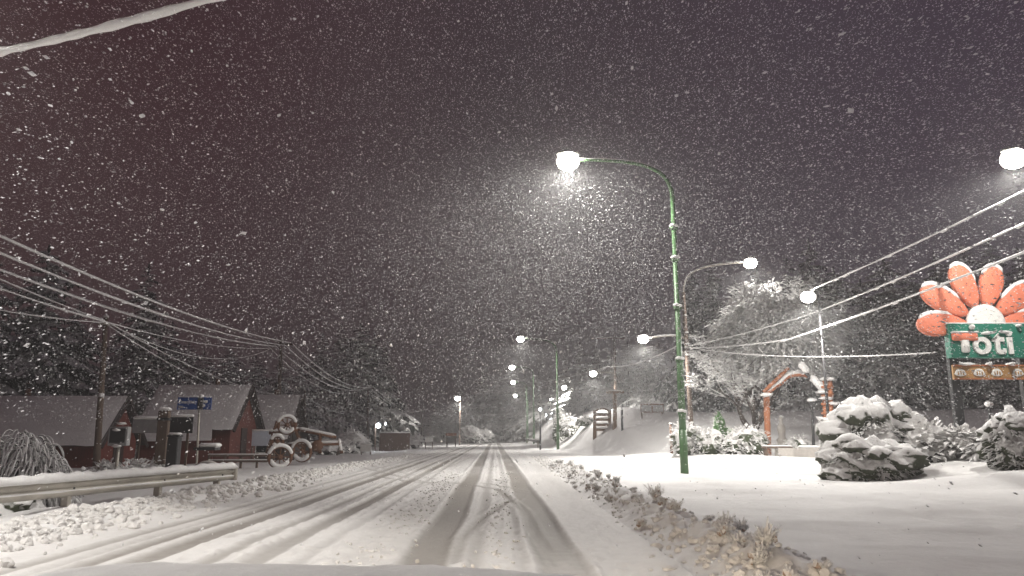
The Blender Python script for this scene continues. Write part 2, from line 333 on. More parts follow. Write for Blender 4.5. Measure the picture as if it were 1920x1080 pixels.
# ploughed rubble along both edges and between the tracks (nobody could count it)
def clods(name, pts, m, sub=2):
    mb = MB()
    for x, y, z, r in pts: mb.ico((x, y, z+r*.25), (r*random.uniform(.8,1.5), r*random.uniform(.8,1.5), r*random.uniform(.7,1.2)), .24, sub)
    o = mb.build(name, m); o['kind'] = 'stuff'; return o
pts = []
for i in range(5200):
    y = 5+55*random.random()**1.7; t = random.gauss(.25, .42)*(1 if y < 26 else .6); x = float(XL(y))-t
    pts.append((x, y, max(g1(x, y), .03), random.uniform(.02, .07)*random.choice((.5,.6,.8,1,1.3))))
clods('ploughed_snow_rubble', pts, M['clod'])
pts = []
for i in range(1500):
    y = 5+50*random.random()**1.5; t = random.gauss(.5, .30); x = float(XR(y))+t
    pts.append((x, y, max(g1(x, y), .03), random.choice((.4,.6,.8,1,1.5))*random.uniform(.015, .045)))
clods('roadside_snow_rubble', pts, M['clod'])
pts = []
for i in range(800):
    y = 7+24*random.random()**1.6; x = random.gauss(-1.75, .22)-.0233*(y-9) if random.random() < .7 else random.gauss(-.25, .15)
    pts.append((x, y, .02, random.uniform(.008, .026)))
clods('tyre_thrown_snow_crumbs', pts, M['clod'])
# ------------------------------------------------------------------ lights
LP = 4000
def spot(loc, power, col=(1,.965,.91), size=168, blend=.35, rad=.16, rot=(0,0,0)):
    d = bpy.data.lights.new('lamp_light', 'SPOT'); d.energy = power; d.color = col; d.spot_size = math.radians(size); d.spot_blend = blend; d.shadow_soft_size = rad
    o = bpy.data.objects.new('lamp_light', d); COL.objects.link(o); o.location = loc; o.rotation_euler = rot; return o
def bez(p0, p1, p2, p3, n=14):
    out = []
    for i in range(n+1):
        t = i/n; u = 1-t; out.append(p0*u**3+p1*3*u*u*t+p2*3*u*t*t+p3*t**3)
    return out
def lamp_head(parent, L_, dirx, big=1.0, lensm='lens'):
    """cobra head hung at L_, its arm coming from the side dirx (unit vector in xy towards pole)"""
    ax = Vector((dirx[0], dirx[1], 0)).normalized(); ry = math.atan2(ax.y, ax.x)
    mb = MB(); c = L_+Vector((0,0,.07*big))
    prof = [(.02,.27),(.12,.26),(.20,.22),(.235,.17),(.22,.13)]
    n = 16; V = []; F_ = []
    for r, z in prof:
        for j in range(n):
            t = 2*PI*j/n; x = r*1.55*math.cos(t); y = r*.8*math.sin(t)
            if x > 0: y *= 1-.45*(x/.5)
            V.append(c+Vector(((x*math.cos(ry)-y*math.sin(ry))*big, (x*math.sin(ry)+y*math.cos(ry))*big, z*big)))
    for i in range(len(prof)-1):
        for j in range(n): q = (j+1) % n; F_.append((i*n+j, (i+1)*n+j, (i+1)*n+q, i*n+q))
    F_.append(tuple(range(n))); F_.append(tuple((len(prof)-1)*n+n-1-j for j in range(n)))
    mb.add(V, F_); h = mb.build('lamp_housing', 'lampbody', parent, True)
    l = MB().lathe(c+Vector((0,0,-.03*big)), [(.20*big,.19*big),(.285*big,.11*big),(.33*big,.0*big),(.325*big,-.10*big),(.27*big,-.20*big),(.16*big,-.275*big),(.02*big,-.30*big)], 16, 1.0, 1.0)  # globe oversized so its shape stands in for the lamp's glare disc
    le = l.build('lens', lensm, parent, True); return h
def street_lamp(b, lp, label, group, m='green', bands=(), power=LP, r0=.115, lensm='lens', big=1.0, name='street_lamp', snow=True, cone=168):
    """pole at b, curved arm rising and bending over to the head at lp"""
    t = thing(name, label, 'street lamp', b, group)
    H = lp.z; d = (lp-Vector((b.x,b.y,lp.z))); dl = d.length; d.normalize(); knee = H-dl*.36
    base_ = Vector((b.x, b.y, b.z-.15))
    MB().tube([base_, Vector((b.x,b.y,b.z+1.6))], r0, 12).build('pole_base', m, t, True)
    p = [Vector((b.x,b.y,b.z+1.58)), Vector((b.x,b.y,b.z+4.2)), Vector((b.x,b.y,b.z+4.25)), Vector((b.x,b.y,knee))]
    MB().tube(p, [r0*.9, r0*.85, r0*.68, r0*.6], 12).build('pole', m, t, True)
    k0 = Vector((b.x,b.y,knee)); end = lp-d*.42+Vector((0,0,.08))
    arm = bez(k0, k0+Vector((0,0,(H-knee)*.95)), Vector((b.x,b.y,H))+d*dl*.30+Vector((0,0,.10)), end)
    MB().tube(arm, [r0*.6-(r0*.25)*i/(len(arm)-1) for i in range(len(arm))], 10).build('arm', m, t, True)
    if snow:
        sb = MB()
        q = [a+Vector((0,0,r0*.45)) for a in arm[3:]]; sb.tube(q, [.012]+[.035+random.uniform(-.008,.012) for _ in q[2:]]+[.012], 6)
        sb.build('arm_snow', 'snow_cap', t, True)
    for z in bands:
        bb = MB(); bb.tube([Vector((b.x,b.y,z-.05)), Vector((b.x,b.y,z+.05))], r0*1.05, 12)
        c = bb.build('pole_clamp', m, t, True)
        s = MB(); s.ico((b.x-.05, b.y-.06, z+.09), (.15,.13,.075), .22, 2); s.ico((b.x+.06, b.y-.09, z+.07), (.12,.10,.06), .22, 2); s.build('snow_lump', 'snow_cap', c, True)
    lamp_head(t, lp, d*-1, big, lensm)
    spot(lp+Vector((0,0,-.34*big)), power, size=cone)
    return t
G_ST = 'green street lamps along the road'
b0 = ground(1284, 893); b0.z = g1(b0.x, b0.y); Y1 = b0.y
lp1 = at(1065, 303, Y1-.2)
zb = [at(1262,y,Y1).z for y in (428, 487, 577, 676, 775)]
street_lamp(b0, lp1, 'tall green curved-arm street lamp with snow clumps, closest one beside the open snow', G_ST, bands=zb, r0=.15, big=1.35, power=LP*1.15)
far = [((1046,845),(976,636),'green street lamp behind the far guardrail, lit head over the road'),
       ((1001,834),(960,689),'hazy street lamp whose lit head hangs third highest above the road'),
       ((988,830),(962,717),'hazy street lamp with lit head just under the third one'),]
for (bx, by), (lx, ly), lab in far:
    q = ground(bx, by, .1); Yq = min(q.y, 150.0); q = base(bx, Yq); street_lamp(q, at(lx, ly, Yq-.5), lab, G_ST, power=LP*(.55 if Yq < 90 else .45), snow=Yq < 90, big=1.05 if Yq < 90 else 1.4, r0=.14 if Yq < 90 else .16, lensm='lensfar')
Yq = 158; street_lamp(base(990, Yq), at(966, 742, Yq), 'faint farthest street lamp above the road end, half lost in falling snow', G_ST, snow=False, big=1.2, lensm='lensfar', power=LP*.4)
Yq = 120; street_lamp(base(862, Yq), at(858, 747, Yq-.8), 'lone bright street lamp on the cabin side of the road', 'street lamps on the cabin side', snow=False, big=1.4, lensm='lensfar', m='wood', power=LP*.7)
bq_ = Vector((6.3, -19.0, g1(6.3,-19.0))); street_lamp(bq_, Vector((2.2, -19.2, 11.9)), 'unseen green street lamp added behind the camera to light the foreground', G_ST, r0=.15, big=1.25, power=LP*.75)  # out-of-view lamp added to brighten the foreground from behind
bq_ = Vector((-12.6, 5.2, g1(-12.6,5.2))); street_lamp(bq_, Vector((-9.2, 5.4, 10.4)), 'unseen street lamp added beside the guardrail to light the near road', 'street lamps on the cabin side', m='wood', r0=.15, big=1.25, power=LP*1.25, cone=104)  # unseen lamp put in for the left foreground, narrow cone spares the sky
# lamp high over the sign
bs = base(2110, 22.6); ls = at(1901, 298, 22.3)
t = thing('sign_street_lamp', 'very bright street lamp hung high before the daisy sign at the picture edge', 'street lamp', bs, 'tall lamps by the daisy sign')
MB().tube([bs+Vector((0,0,-.2)), Vector((bs.x,bs.y,ls.z-.5))], [.12,.07], 10).build('pole', 'dark', t, True)
MB().tube(bez(Vector((bs.x,bs.y,ls.z-.5)), Vector((bs.x,bs.y,ls.z+.1)), Vector((bs.x-.3,bs.y-.1,ls.z+.25)), ls+Vector((.35,.05,.15)), 8), .05, 8).build('arm', 'dark', t, True)
lamp_head(t, ls, (1, .1), 1.15); spot(ls+Vector((0,0,-.42)), LP*.45)
# floodlight pole in the garden
bf = base(1556, 33.4); lf = at(1515, 557, 32.5)
t = thing('garden_lamp', 'bright bulbous lamp on a thin dark pole in front of the snowy tree', 'street lamp', bf, 'tall lamps by the daisy sign')
MB().tube([bf+Vector((0,0,-.2)), Vector((bf.x,bf.y,lf.z-.1))], [.08,.05], 8).build('pole', 'dark', t, True)
MB().tube([Vector((bf.x,bf.y,lf.z-.1)), Vector((bf.x,bf.y,lf.z+.22)), lf+Vector((0,0,.24))], .035, 8).build('arm', 'dark', t, True)
lamp_head(t, lf, (.5,.6), .95); spot(lf+Vector((0,0,-.42)), LP*.55)
# ------------------------------------------------------------------ utility poles of the right verge
def crossarm(t, c, w, m='wood', ins=4, rz=0):
    MB().box(c, (w,.1,.11), rz, .01).build('crossarm', m, t)
    R = Matrix.Rotation(rz, 3, 'Z')
    for i in range(ins):
        p = Vector(c)+R @ Vector(((i/(ins-1)-.5)*w*.9, 0, .055))
        MB().lathe(p, [(.025,0),(.045,.03),(.03,.07),(.045,.1),(.02,.14)], 8).build('insulator', 'greysign', t, True)
    MB().box(Vector(c)+Vector((0,0,.085)), (w*.8,.09,.06), rz, .03).build('snow_cap', 'snow_cap', t, True)
Yu = 45.0; bu = base(1298, Yu); tu = at(1281, 548, Yu)
t = thing('utility_pole', 'leaning wooden utility pole carrying two lamps, right behind the green lamp pole', 'utility pole', bu, 'wooden poles on the garden side')
MB().tube([bu+Vector((0,0,-.3)), bu.lerp(tu,.5), tu], [.16,.135,.11], 10).build('pole', 'wood', t, True)
l2 = at(1407, 494, Yu-1); s0 = bu.lerp(tu, .985)
arm = bez(s0, s0+Vector((0,0,1.6)), s0+Vector((1.0,-.3,1.75)), l2+Vector((-.45,.1,.1)))
a_ = MB().tube(arm, .05, 8).build('arm', 'steel', t, True); MB().tube([p+Vector((0,0,.045)) for p in arm[2:]], [.02]+[.055]*(len(arm)-4)+[.02], 6).build('arm_snow', 'snow_cap', a_, True)
lamp_head(t, l2, (-1,.2), 1.15); spot(l2+Vector((0,0,-.42)), LP*.4)
l3 = at(1206, 636, Yu-.6); s1 = bu.lerp(tu, .70)
arm = bez(s1, s1+Vector((-.5,0,.25)), s1+Vector((-1.1,-.3,.22)), l3+Vector((.4,.1,.08)))
a_ = MB().tube(arm, .045, 8).build('arm', 'steel', t, True); MB().tube([p+Vector((0,0,.045)) for p in arm[1:]], [.02]+[.055]*(len(arm)-3)+[.02], 6).build('arm_snow', 'snow_cap', a_, True)
lamp_head(t, l3, (1,.2), .95); spot(l3+Vector((0,0,-.42)), LP*.7)
for k in (.60,.67,.74,.85):
    p = bu.lerp(tu, k); MB().ico(p+Vector((.03,-.12,0)), (.15,.12,.06), .25, 2).build('snow_lump', 'snow_cap', t, True)
Yv = 78.0; bv = base(1156, Yv); tv = at(1152, 628, Yv)
t = thing('utility_pole', 'dark utility pole with snowy crossarm behind the giant wooden chair', 'utility pole', bv, 'wooden poles on the garden side')
MB().tube([bv+Vector((0,0,-.3)), tv], [.17,.12], 8).build('pole', 'wood', t, True)
crossarm(t, tv+Vector((-.4,0,-.35)), 3.0)
l4 = at(1112, 701, Yv-.6); s = Vector((bv.lerp(tv,.6).x, Yv, l4.z+.05))
MB().tube(bez(s, s+Vector((-.6,0,.2)), s+Vector((-1.2,0,.2)), l4+Vector((.4,0,.08)), 8), .05, 6).build('arm', 'steel', t, True)
lamp_head(t, l4, (1,0), 1.1, 'lensfar'); spot(l4+Vector((0,0,-.6)), LP*.8)
for px, pp, ly, Yw, lab in ((1058,1086,727,112,'slim lamp pole with horizontal arm beyond the giant wooden chair'), (1035,1050,750,140,'far lamp pole under the trees beside the road bend')):
    bw = base(pp, Yw); lw = at(px, ly, Yw-.5); street_lamp(bw, lw, lab, 'far lamps at the road bend', m='wood', snow=False, big=1.15, lensm='lensfar', power=LP*.4)
for px, ly, Yw in ((1023,778,150),(1034,774,158),(1053,778,146),(1033,786,165)):
    bw = base(px+3, Yw); lw = at(px, ly, Yw-.3)
    t = thing('distant_lamp', 'tiny distant lamp glimmering through snow at the road bend', 'street lamp', bw, 'tiny lamps at the road bend')
    MB().tube([bw+Vector((0,0,-.3)), Vector((bw.x,bw.y,lw.z))], .08, 6).build('pole', 'dark', t, True)
    MB().lathe(lw, [(.05,-.25),(.26,-.12),(.30,.05),(.2,.22),(.05,.3)], 10).build('globe', 'bulb', t, True)
bw = base(1013, 74); lw = at(1013, 770, 74)
t = thing('post_lamp', 'dark slender post with a small light on top by the far guardrail', 'post lamp', bw)
MB().tube([bw+Vector((0,0,-.3)), lw], [.10,.07], 8).build('pole', 'dark', t, True); MB().lathe(lw, [(.04,0),(.13,.05),(.15,.15),(.08,.26)], 10).build('globe', 'bulb', t, True)
# ------------------------------------------------------------------ cables
def cable(label, nodes, sag, r, group, n=18, lumps=0, name='snowy_cable'):
    pts = []
    for i, (a, b) in enumerate(zip(nodes[:-1], nodes[1:])):
        sg = sag[i] if hasattr(sag, '__len__') else sag
        for k in range(n+(i == len(nodes)-2)):
            t = k/n; p = a.lerp(b, t); pts.append(p+Vector((0,0,-4*sg*t*(1-t))))
    mb = MB(); rr = [r*(1+.5*(random.random()-.5)) for _ in pts]; mb.tube(pts, rr, 6)
    for _ in range(lumps):
        i = random.randrange(len(pts)-1); p = pts[i].lerp(pts[i+1], random.random()); d = (pts[i+1]-pts[i]).normalized()
        mb.tube([p-d*.22, p-d*.08+Vector((0,0,-.03)), p+d*.1+Vector((0,0,-.03)), p+d*.2], [.02, r*1.7, r*1.5, .02], 6)
    return tag(mb.build(name, 'cablesnow', None, True, origin=pts[0]), label, 'cable', group)
A0 = Vector((-15.2,7,7.75)); YB, YC, YD = 54.0, 101.0, 175.0
tb, tcx, td = at(526,645,YB), at(690,726,YC), at(792,768,YD)
GW = 'power cables on the cabin side'
for i, (dx, dz, sg, lab) in enumerate(((.75,.10,.9,'uppermost thick snow-coated cable of the roadside bundle'),(.35,-.1,.95,'second snow-coated cable down in the roadside bundle'),(-.35,-.16,1.05,'third snow-coated cable down in the roadside bundle'),(-.75,-.30,1.4,'thin lowest-hanging cable of the roadside bundle'))):
    o = Vector((dx,0,dz)); cable(lab, [A0+o+Vector((0,0,-.12*(i>0)-.12*(i>1))), tb+o, tcx+o*.9, td+o*.6], [sg, sg*1.0+.3, 1.6], .046 if i < 3 else .028, GW, lumps=6 if i in (1,2) else 0)
def upole(px, top, Y, lab, arms=True, m='wood'):
    b = base(px[1], Y); tp = at(px[0], top, Y); t = thing('utility_pole', lab, 'utility pole', b, 'wooden poles on the cabin side')
    MB().tube([b+Vector((0,0,-.3)), tp+Vector((0,0,.3))], [.16,.11], 8).build('pole', m, t, True)
    if arms: crossarm(t, tp+Vector((0,0,-.02)), 1.7)
    MB().ico(tp+Vector((0,0,.34)), (.15,.15,.09), .2, 2).build('snow_cap', 'snow_cap', t, True); return t
upole((527,521), 645, YB, 'tall utility pole standing between the two steep cabins')
upole((690,690), 728, YC, 'utility pole in front of the dark tree clump beyond the cabins')
upole((792,790), 770, YD, 'farthest utility pole on the cabin side by the lone street lamp')
YE = 31.0; be = base(188, YE); te = at(198, 602, YE)
t = thing('utility_pole', 'dark utility pole in front of the long cabin, cables knotted at its top', 'utility pole', be, 'wooden poles on the cabin side')
MB().tube([be+Vector((0,0,-.3)), te+Vector((0,0,.15))], [.15,.09], 8).build('pole', 'wood', t, True)
MB().ico(te+Vector((0,0,.2)), (.12,.12,.09), .2, 2).build('snow_cap', 'snow_cap', t, True)
MB().box(te+Vector((-.05,-.05,-.12)), (.5,.12,.12), 0, .02).build('bracket', 'steel', t); MB().ico(at(190,741,YE-.12), (.16,.12,.09), .25, 2).build('snow_lump', 'snow_cap', t, True)
loop = [te+Vector((-.15+.22*math.cos(a)-.2, -.1, -.22+.14*math.sin(a))) for a in np.linspace(.3, 5.6, 14)]
MB().tube(loop, .03, 6).build('cable_loop', 'cable', t, True)
YF = 78.0; tf = at(570, 741, YF)
upole((571,573), 738, YF, 'short utility pole by the third cabin gable, two cables end on it', arms=False)
GL = 'service cables on the dark pole'
cable('service cable sagging up from dark pole to the tall pole between cabins', [te, tb+Vector((-.8,0,-.4))], 1.1, .022, GL)
cable('upper service cable running from the dark pole to the short pole', [te, tf], 1.0, .028, GL)
cable('lower service cable running from the dark pole to the short pole', [te+Vector((0,0,-.1)), tf+Vector((0,0,-.12))], 1.5, .026, GL)
cable('service cable from the dark pole leaving the picture at the upper edge of the conifers', [te, at(-260,405,20)], .12, .03, GL)
cable('service cable from the dark pole dropping nearly level across the big conifers', [te+Vector((0,0,-.06)), at(-300,512,20)], .25, .026, GL)
cable('third short service cable beside the nearly level one at the dark pole', [te+Vector((0,0,-.03)), at(40,555,27)], .05, .022, GL)
cable('thin cable hanging from the short pole toward the bare shrubs', [tf, at(645,776,84)], .3, .03, GL)
cable('very thick snow-caked cable crossing high over the road in the top corner', [at(-420,190,10.0), at(0,97,9.0), at(385,0,8.3), at(1000,-190,7.4)], [.02,.03,.03], .055, None, lumps=0, name='thick_snowy_cable')
GR = 'cables fanning from the leaning pole'
pr = bu.lerp(tu, .69)
for lab, a, mid, e_, r in (('top cable of the fan rising from the bright bulbous lamp', at(1516,545,33), None, at(2100,268,19), .033), ('middle cable of the fan hung with snow clumps', at(1284,650,Yu), at(1530,585,36), at(2100,335,19), .036), ('lowest cable of the fan crossing the daisy petals', at(1284,652,Yu), at(1480,636,36), at(2100,400,18), .038)):
    nodes = [a, e_] if mid is None else [a, mid, e_]
    cable(lab, nodes, .12, r, GR, lumps=9)
cable('level cable from the leaning pole to the green sign board', [at(1285,650,Yu), at(1752,661,26.5)], .35, .026, GR)
cable('second level cable running past the tree from the leaning pole', [at(1285,631,Yu), at(1900,590,60)], .5, .028, GR)
cable('long pale cable stretching from the leaning pole to the chair-side pole', [pr, tv+Vector((-.6,0,-3.3)), at(880,718,140)], [.5,1.2], .038, GR)
cable('thin cable crossing level above the road end', [at(810,777,150), at(1000,774,140)], .25, .045, None)
# ------------------------------------------------------------------ guardrails
def wbeam(p0, p1, zt, label, posts, name='guardrail', n=20, bm='steel'):
    t = thing(name, label, 'guardrail', p1, None)
    d = (p1-p0); d.z = 0; Ln = d.length; d.normalize(); nrm = Vector((d.y,-d.x,0))   # towards the road
    prof = [(-.02,.0),(.02,.02),(.06,.07),(.06,.11),(.0,.155),(.0,.17),(.06,.215),(.06,.255),(.02,.305),(-.02,.32)]
    V = []; F_ = []
    for i in range(n+1):
        q = p0+d*(Ln*i/n)
        for o, z in prof: V.append(q+nrm*o+Vector((0,0,zt-.32+z)))
    k = len(prof)
    for i in range(n):
        for j in range(k-1): a = i*k+j; F_.append((a, a+k, a+k+1, a+1))
    mb = MB(); mb.add(V, F_); ob = mb.build('beam', bm, t, True)
    md = ob.modifiers.new('thick', 'SOLIDIFY'); md.thickness = .012
    mb = MB(); e = p1+d*.0
    mb.lathe(Vector((e.x, e.y, zt-.33)), [(.09,0),(.10,.02),(.10,.31),(.09,.33)], 14).build('end_cap', 'steel', t, True)
    caps = MB(); V = []; F_ = []
    cs = [(-.08,0),(-.10,.06),(-.06,.13),(.02,.15),(.09,.12),(.125,.05),(.11,-.02)]
    NS = 90
    for i in range(NS+1):
        q = p0+d*(Ln*i/NS); f = .85+.35*random.random(); 
        if i in (0, NS): f = .3
        for o, z in cs: V.append(q+nrm*(o*(.9+.2*random.random()))+Vector((0,0,zt-.004+z*f)))
    k = len(cs)
    for i in range(NS):
        for j in range(k): a = i*k+j; b = i*k+(j+1) % k; F_.append((a, b, b+k, a+k))
    caps.add(V, F_); caps.build('snow_cap', 'snow_cap', t, True)
    lo = MB(); lo.tube([p0+d*(Ln*i/40)+nrm*.045+Vector((0,0,zt-.205+random.uniform(-.004,.008))) for i in range(41)], [.022+random.uniform(-.008,.008) for _ in range(41)], 6)
    lo.build('snow_strip', 'snow_cap', t, True)
    for s in posts:
        q = p0+d*(Ln*s)-nrm*.09; gzv = g1(q.x, q.y)
        MB().box((q.x, q.y, (gzv-.2+zt-.05)/2), (.11,.16,zt-.05-gzv+.2), math.atan2(d.y,d.x), .01).build('post', 'steel', t)
        q2 = p0+d*(Ln*s)+nrm*.068; MB().lathe((q2.x,q2.y,zt-.16), [(.018,-.02),(.02,0),(.014,.02)], 8).build('bolt', 'dark', t)
    return t
pA = ground(436, 919); pB = ground(0, 975); dd = (pB-pA); P0 = pA+dd*1.75
wbeam(P0, pA, .60, 'snow-topped steel guardrail in front of the drooping snowy shrub', [.08,.30,.55,.765,.95])
wbeam(ground(1014,843), ground(980,828.5), .95, 'small far guardrail angled beside the road near the slender post', [.05,.5,.95], n=8, bm='dark')
# ------------------------------------------------------------------ trees
def conifer_parts(h, r, seed, levels=30, per=9, m='conifer'):
    random.seed(seed)
    t = thing('conifer_tree', 'proto', 'tree', (0,0,0))
    MB().tube([(0,0,-.6),(0.03,0,h*.5),(0,0,h*.9)], [.016*h,.008*h,.012], 7).build('trunk', 'bark', t, True)
    mb = MB(); a0 = 0
    for i in range(levels):
        f = (i+.3*random.random())/levels; z = h*(.07+.92*f); R = r*((1-f)**.72)*(.75+.4*random.random())+.16
        n = max(4, int(per*(1-f*.45)))
        for k in range(n):
            a = a0+2*PI*k/n+random.uniform(-.35,.35); Rk = R*random.uniform(.6,1.12); zz = z+random.uniform(-.02,.02)*h
            dx, dy = math.cos(a), math.sin(a); dr = random.uniform(.35,.75)*(1-f*.5)
            pts = []; ws = []
            for q in range(7):
                s = q/6; pts.append((dx*Rk*s, dy*Rk*s, zz+Rk*(.10*s-dr*s*s))); ws.append(Rk*.20*(math.sin(PI*min(1, s*.85+.12)))*random.uniform(.7,1.3)+.02)
            mb.blade(pts, ws, 1.0, .35)
            for q in range(1, 6):
                pa, pb = Vector(pts[q]), Vector(pts[q+1]); dn = Rk*random.uniform(.14,.34)+.10; sw = Vector((-dy,dx,0))*random.uniform(-.12,.12)*Rk
                mb.add([pa, pb, pb.lerp(pa,.3)+sw+Vector((0,0,-dn)), pa.lerp(pb,.2)+sw+Vector((0,0,-dn*.55))], [(0,1,2,3)])
            for q in range(2, 7):
                for sd in (-1, 1):
                    p = Vector(pts[q]); L_ = Rk*random.uniform(.12,.26); aa = a+sd*random.uniform(.5,1.2)
                    e = p+Vector((math.cos(aa)*L_, math.sin(aa)*L_, -L_*random.uniform(.5,1.4)))
                    mb.blade([p, p.lerp(e,.55)+Vector((0,0,L_*.12)), e], [L_*.2, L_*.36, .01], .6)
        a0 += 1.1
    for k in range(5): a = k*1.26; mb.blade([(0,0,h*.93),(.06*math.cos(a),.06*math.sin(a),h*.97),(.02*math.cos(a),.02*math.sin(a),h)], [.05,.05,.01])
    mb.build('crown', m, t); return t
random.seed(3)
protos = [conifer_parts(15, 3.3, 21), conifer_parts(14, 4.1, 22, 26), conifer_parts(16, 2.7, 23, 34, 8), conifer_parts(13, 4.6, 24, 22, 10)]
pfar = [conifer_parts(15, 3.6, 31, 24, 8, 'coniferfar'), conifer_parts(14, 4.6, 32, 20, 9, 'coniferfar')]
PH = [15,14,16,13]; FH = [15,14]; used = set()
def tree(px, top, Y, label, group=None, k=None, wide=1.0, farm=False):
    ps, hs = (pfar, FH) if farm else (protos, PH)
    k = random.randrange(len(ps)) if k is None else k
    b = base(px, Y); H = at(px, top, Y).z-b.z; s = H/hs[k]
    o = ps[k]; key = (farm, k)
    if key in used: o = dup(o, b, random.random()*6.28, (s*wide, s*wide, s), label)
    else: used.add(key); o.location = b; o.rotation_euler = (0,0,random.random()*6.28); o.scale = (s*wide, s*wide, s)
    o['label'] = label
    if group: o['group'] = group
    elif 'group' in o: del o['group']
    return o
tree(48, 455, 47, 'huge dark snowy conifer rising over the end of the long cabin', None, 3, 1.05)
tree(-70, 440, 44, 'huge snowy conifer cut by the picture edge beside the long cabin', None, 1, 1.1)
tree(122, 560, 54, 'broad lower conifer filling the gap behind the dark utility pole', None, 1, 1.1)
tree(248, 492, 56, 'tall pointed conifer behind the blue street sign, the narrowest crown', None, 2, 1.25)
tree(305, 600, 62, 'shorter conifer leaning close to the tall pointed one', None, 0, 1.2)
GB = 'dark conifers behind the cabins'
for px, tp, Y in ((370,655,72),(420,648,80),(470,662,84),(520,675,86),(560,670,92),(200,610,66),(340,640,90),(450,690,70)): tree(px, tp, Y, 'dark conifer in the row behind the steep cabins', GB, None, 1.35)
GC = 'tall dark conifers beyond the cabins'
for px, tp, Y, w in ((596,622,116,1.2),(632,606,120,1.2),(668,600,122,1.3),(696,622,124,1.2),(720,655,128,1.2),(650,640,114,1.1)): tree(px, tp, Y, 'tall dark conifer in the clump behind the roadside cables', GC, None, w)
GD = 'low dark trees along the cabin side of the road'
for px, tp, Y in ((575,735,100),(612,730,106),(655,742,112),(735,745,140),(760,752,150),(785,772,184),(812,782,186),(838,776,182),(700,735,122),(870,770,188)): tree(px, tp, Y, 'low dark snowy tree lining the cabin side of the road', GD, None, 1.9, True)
GE = 'hazy conifers closing the road'
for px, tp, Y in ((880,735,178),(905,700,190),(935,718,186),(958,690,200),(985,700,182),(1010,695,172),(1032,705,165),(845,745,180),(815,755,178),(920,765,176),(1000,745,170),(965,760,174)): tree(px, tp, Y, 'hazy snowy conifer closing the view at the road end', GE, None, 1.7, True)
GF = 'snowy conifers behind the giant wooden chair'
for px, tp, Y in ((1062,668,130),(1090,640,112),(1122,648,104),(1150,655,100),(1182,640,98),(1215,652,92),(1242,640,96),(1080,720,98),(1200,700,84),(1232,700,82),(1165,705,92)): tree(px, tp, Y, 'snow-dusted conifer on the slope behind the giant wooden chair', GF, None, 1.5, px % 2 == 0)
GG = 'black conifers behind the snowy garden tree'
for px, tp, Y, w in ((1312,510,76,.85),(1350,480,74,1.0),(1395,520,72,1.2),(1440,500,76,1.2),(1500,478,74,1.2),(1545,445,70,1.15),(1590,500,68,1.3)): tree(px, tp, Y, 'black conifer standing behind the white snowy garden tree', GG, None, w)
GH = 'dark conifers behind the daisy sign'
for px, tp, Y, w in ((1640,520,66,1.3),(1690,480,70,1.3),(1735,505,72,1.3),(1790,470,68,1.3),(1845,455,72,1.3),(1900,440,66,1.3),(1955,460,64,1.3),(1665,560,60,1.2),(1760,560,62,1.2),(2010,430,60,1.3),(1870,540,60,1.2)): tree(px, tp, Y, 'dark conifer on the night hillside behind the daisy sign', GH, None, w)
for k, o in enumerate(protos+pfar):
    if o['label'] == 'proto':
        for c in list(o.children): bpy.data.objects.remove(c)
        bpy.data.objects.remove(o)
random.seed(5)
# white snow-laden garden tree
Yt = 43.0; bt = base(1408, Yt)
t = thing('snowy_garden_tree', 'large white tree laden with snow behind the orange log arch', 'tree', bt)
tr = MB(); cr_ = MB(); tips = []
def limb(p, d, L_, r, depth):
    pts = [p]; q = p.copy(); dd = d.copy()
    for k in range(4):
        dd = (dd+Vector((random.uniform(-.22,.22), random.uniform(-.22,.22), random.uniform(-.05,.12)))).normalized(); q = q+dd*L_/4; pts.append(q.copy())
    (tr if depth < 2 else cr_).tube(pts, [r*(1-.13*i) for i in range(5)], 6 if depth < 2 else 4, False)
    if depth >= 2: tips.extend(pts[1:])
    if depth < 4:
        for _ in range(3 if depth else 6):
            a = random.random()*6.28; up = random.uniform(-.05,.75); nd = Vector((math.cos(a), math.sin(a), up)).normalized()
            limb(pts[random.randint(2,4)] if depth else pts[random.randint(2,4)], (dd*.45+nd).normalized(), L_*random.uniform(.55,.78), r*.52, depth+1)
tree_top = at(1455, 522, Yt)
limb(bt+Vector((0,0,-.2)), Vector((.10,0,1)), 3.4, .26, 0)
limb(bt+Vector((.15,0,1.2)), Vector((.42,.05,.9)), 3.6, .2, 0)
limb(bt+Vector((-.1,0,1.4)), Vector((-.5,-.1,.75)), 2.8, .16, 0)
cc = at(1458, 628, Yt); rx, rz_ = 3.75, 3.15
for i in range(12500):
    a = random.random()*6.28; cz = random.uniform(-.85,1); rr = random.random()**.33; s_ = math.sqrt(max(0,1-cz*cz))
    wob_ = .82+.3*math.sin(3*a+4*cz)*.5+.25*random.random()
    p = cc+Vector((math.cos(a)*s_*rx*rr*wob_, math.sin(a)*s_*rx*.8*rr*wob_, cz*rz_*rr*wob_))
    if (vnoise(p.x*1.0+7, p.z*1.0+p.y, 1.1, 77) < .34): continue
    L_ = random.uniform(.25,.65); d = Vector((math.cos(a)+random.uniform(-.5,.5), math.sin(a), random.uniform(-.6,.45))).normalized()
    cr_.blade([p, p+d*L_*.5+Vector((0,0,.04)), p+d*L_+Vector((0,0,-L_*.25))], [.04,L_*.17,.015], .3)
for p in tips:
    for _ in range(2):
        a = random.random()*6.28; L_ = random.uniform(.2,.45); d = Vector((math.cos(a), math.sin(a), random.uniform(-.2,.5)))
        cr_.blade([p, p+d*L_*.5, p+d*L_], [.03,.07,.01], .3)
tr.build('trunk', 'bark', t, True); cr_.build('crown', 'whitetree', t)
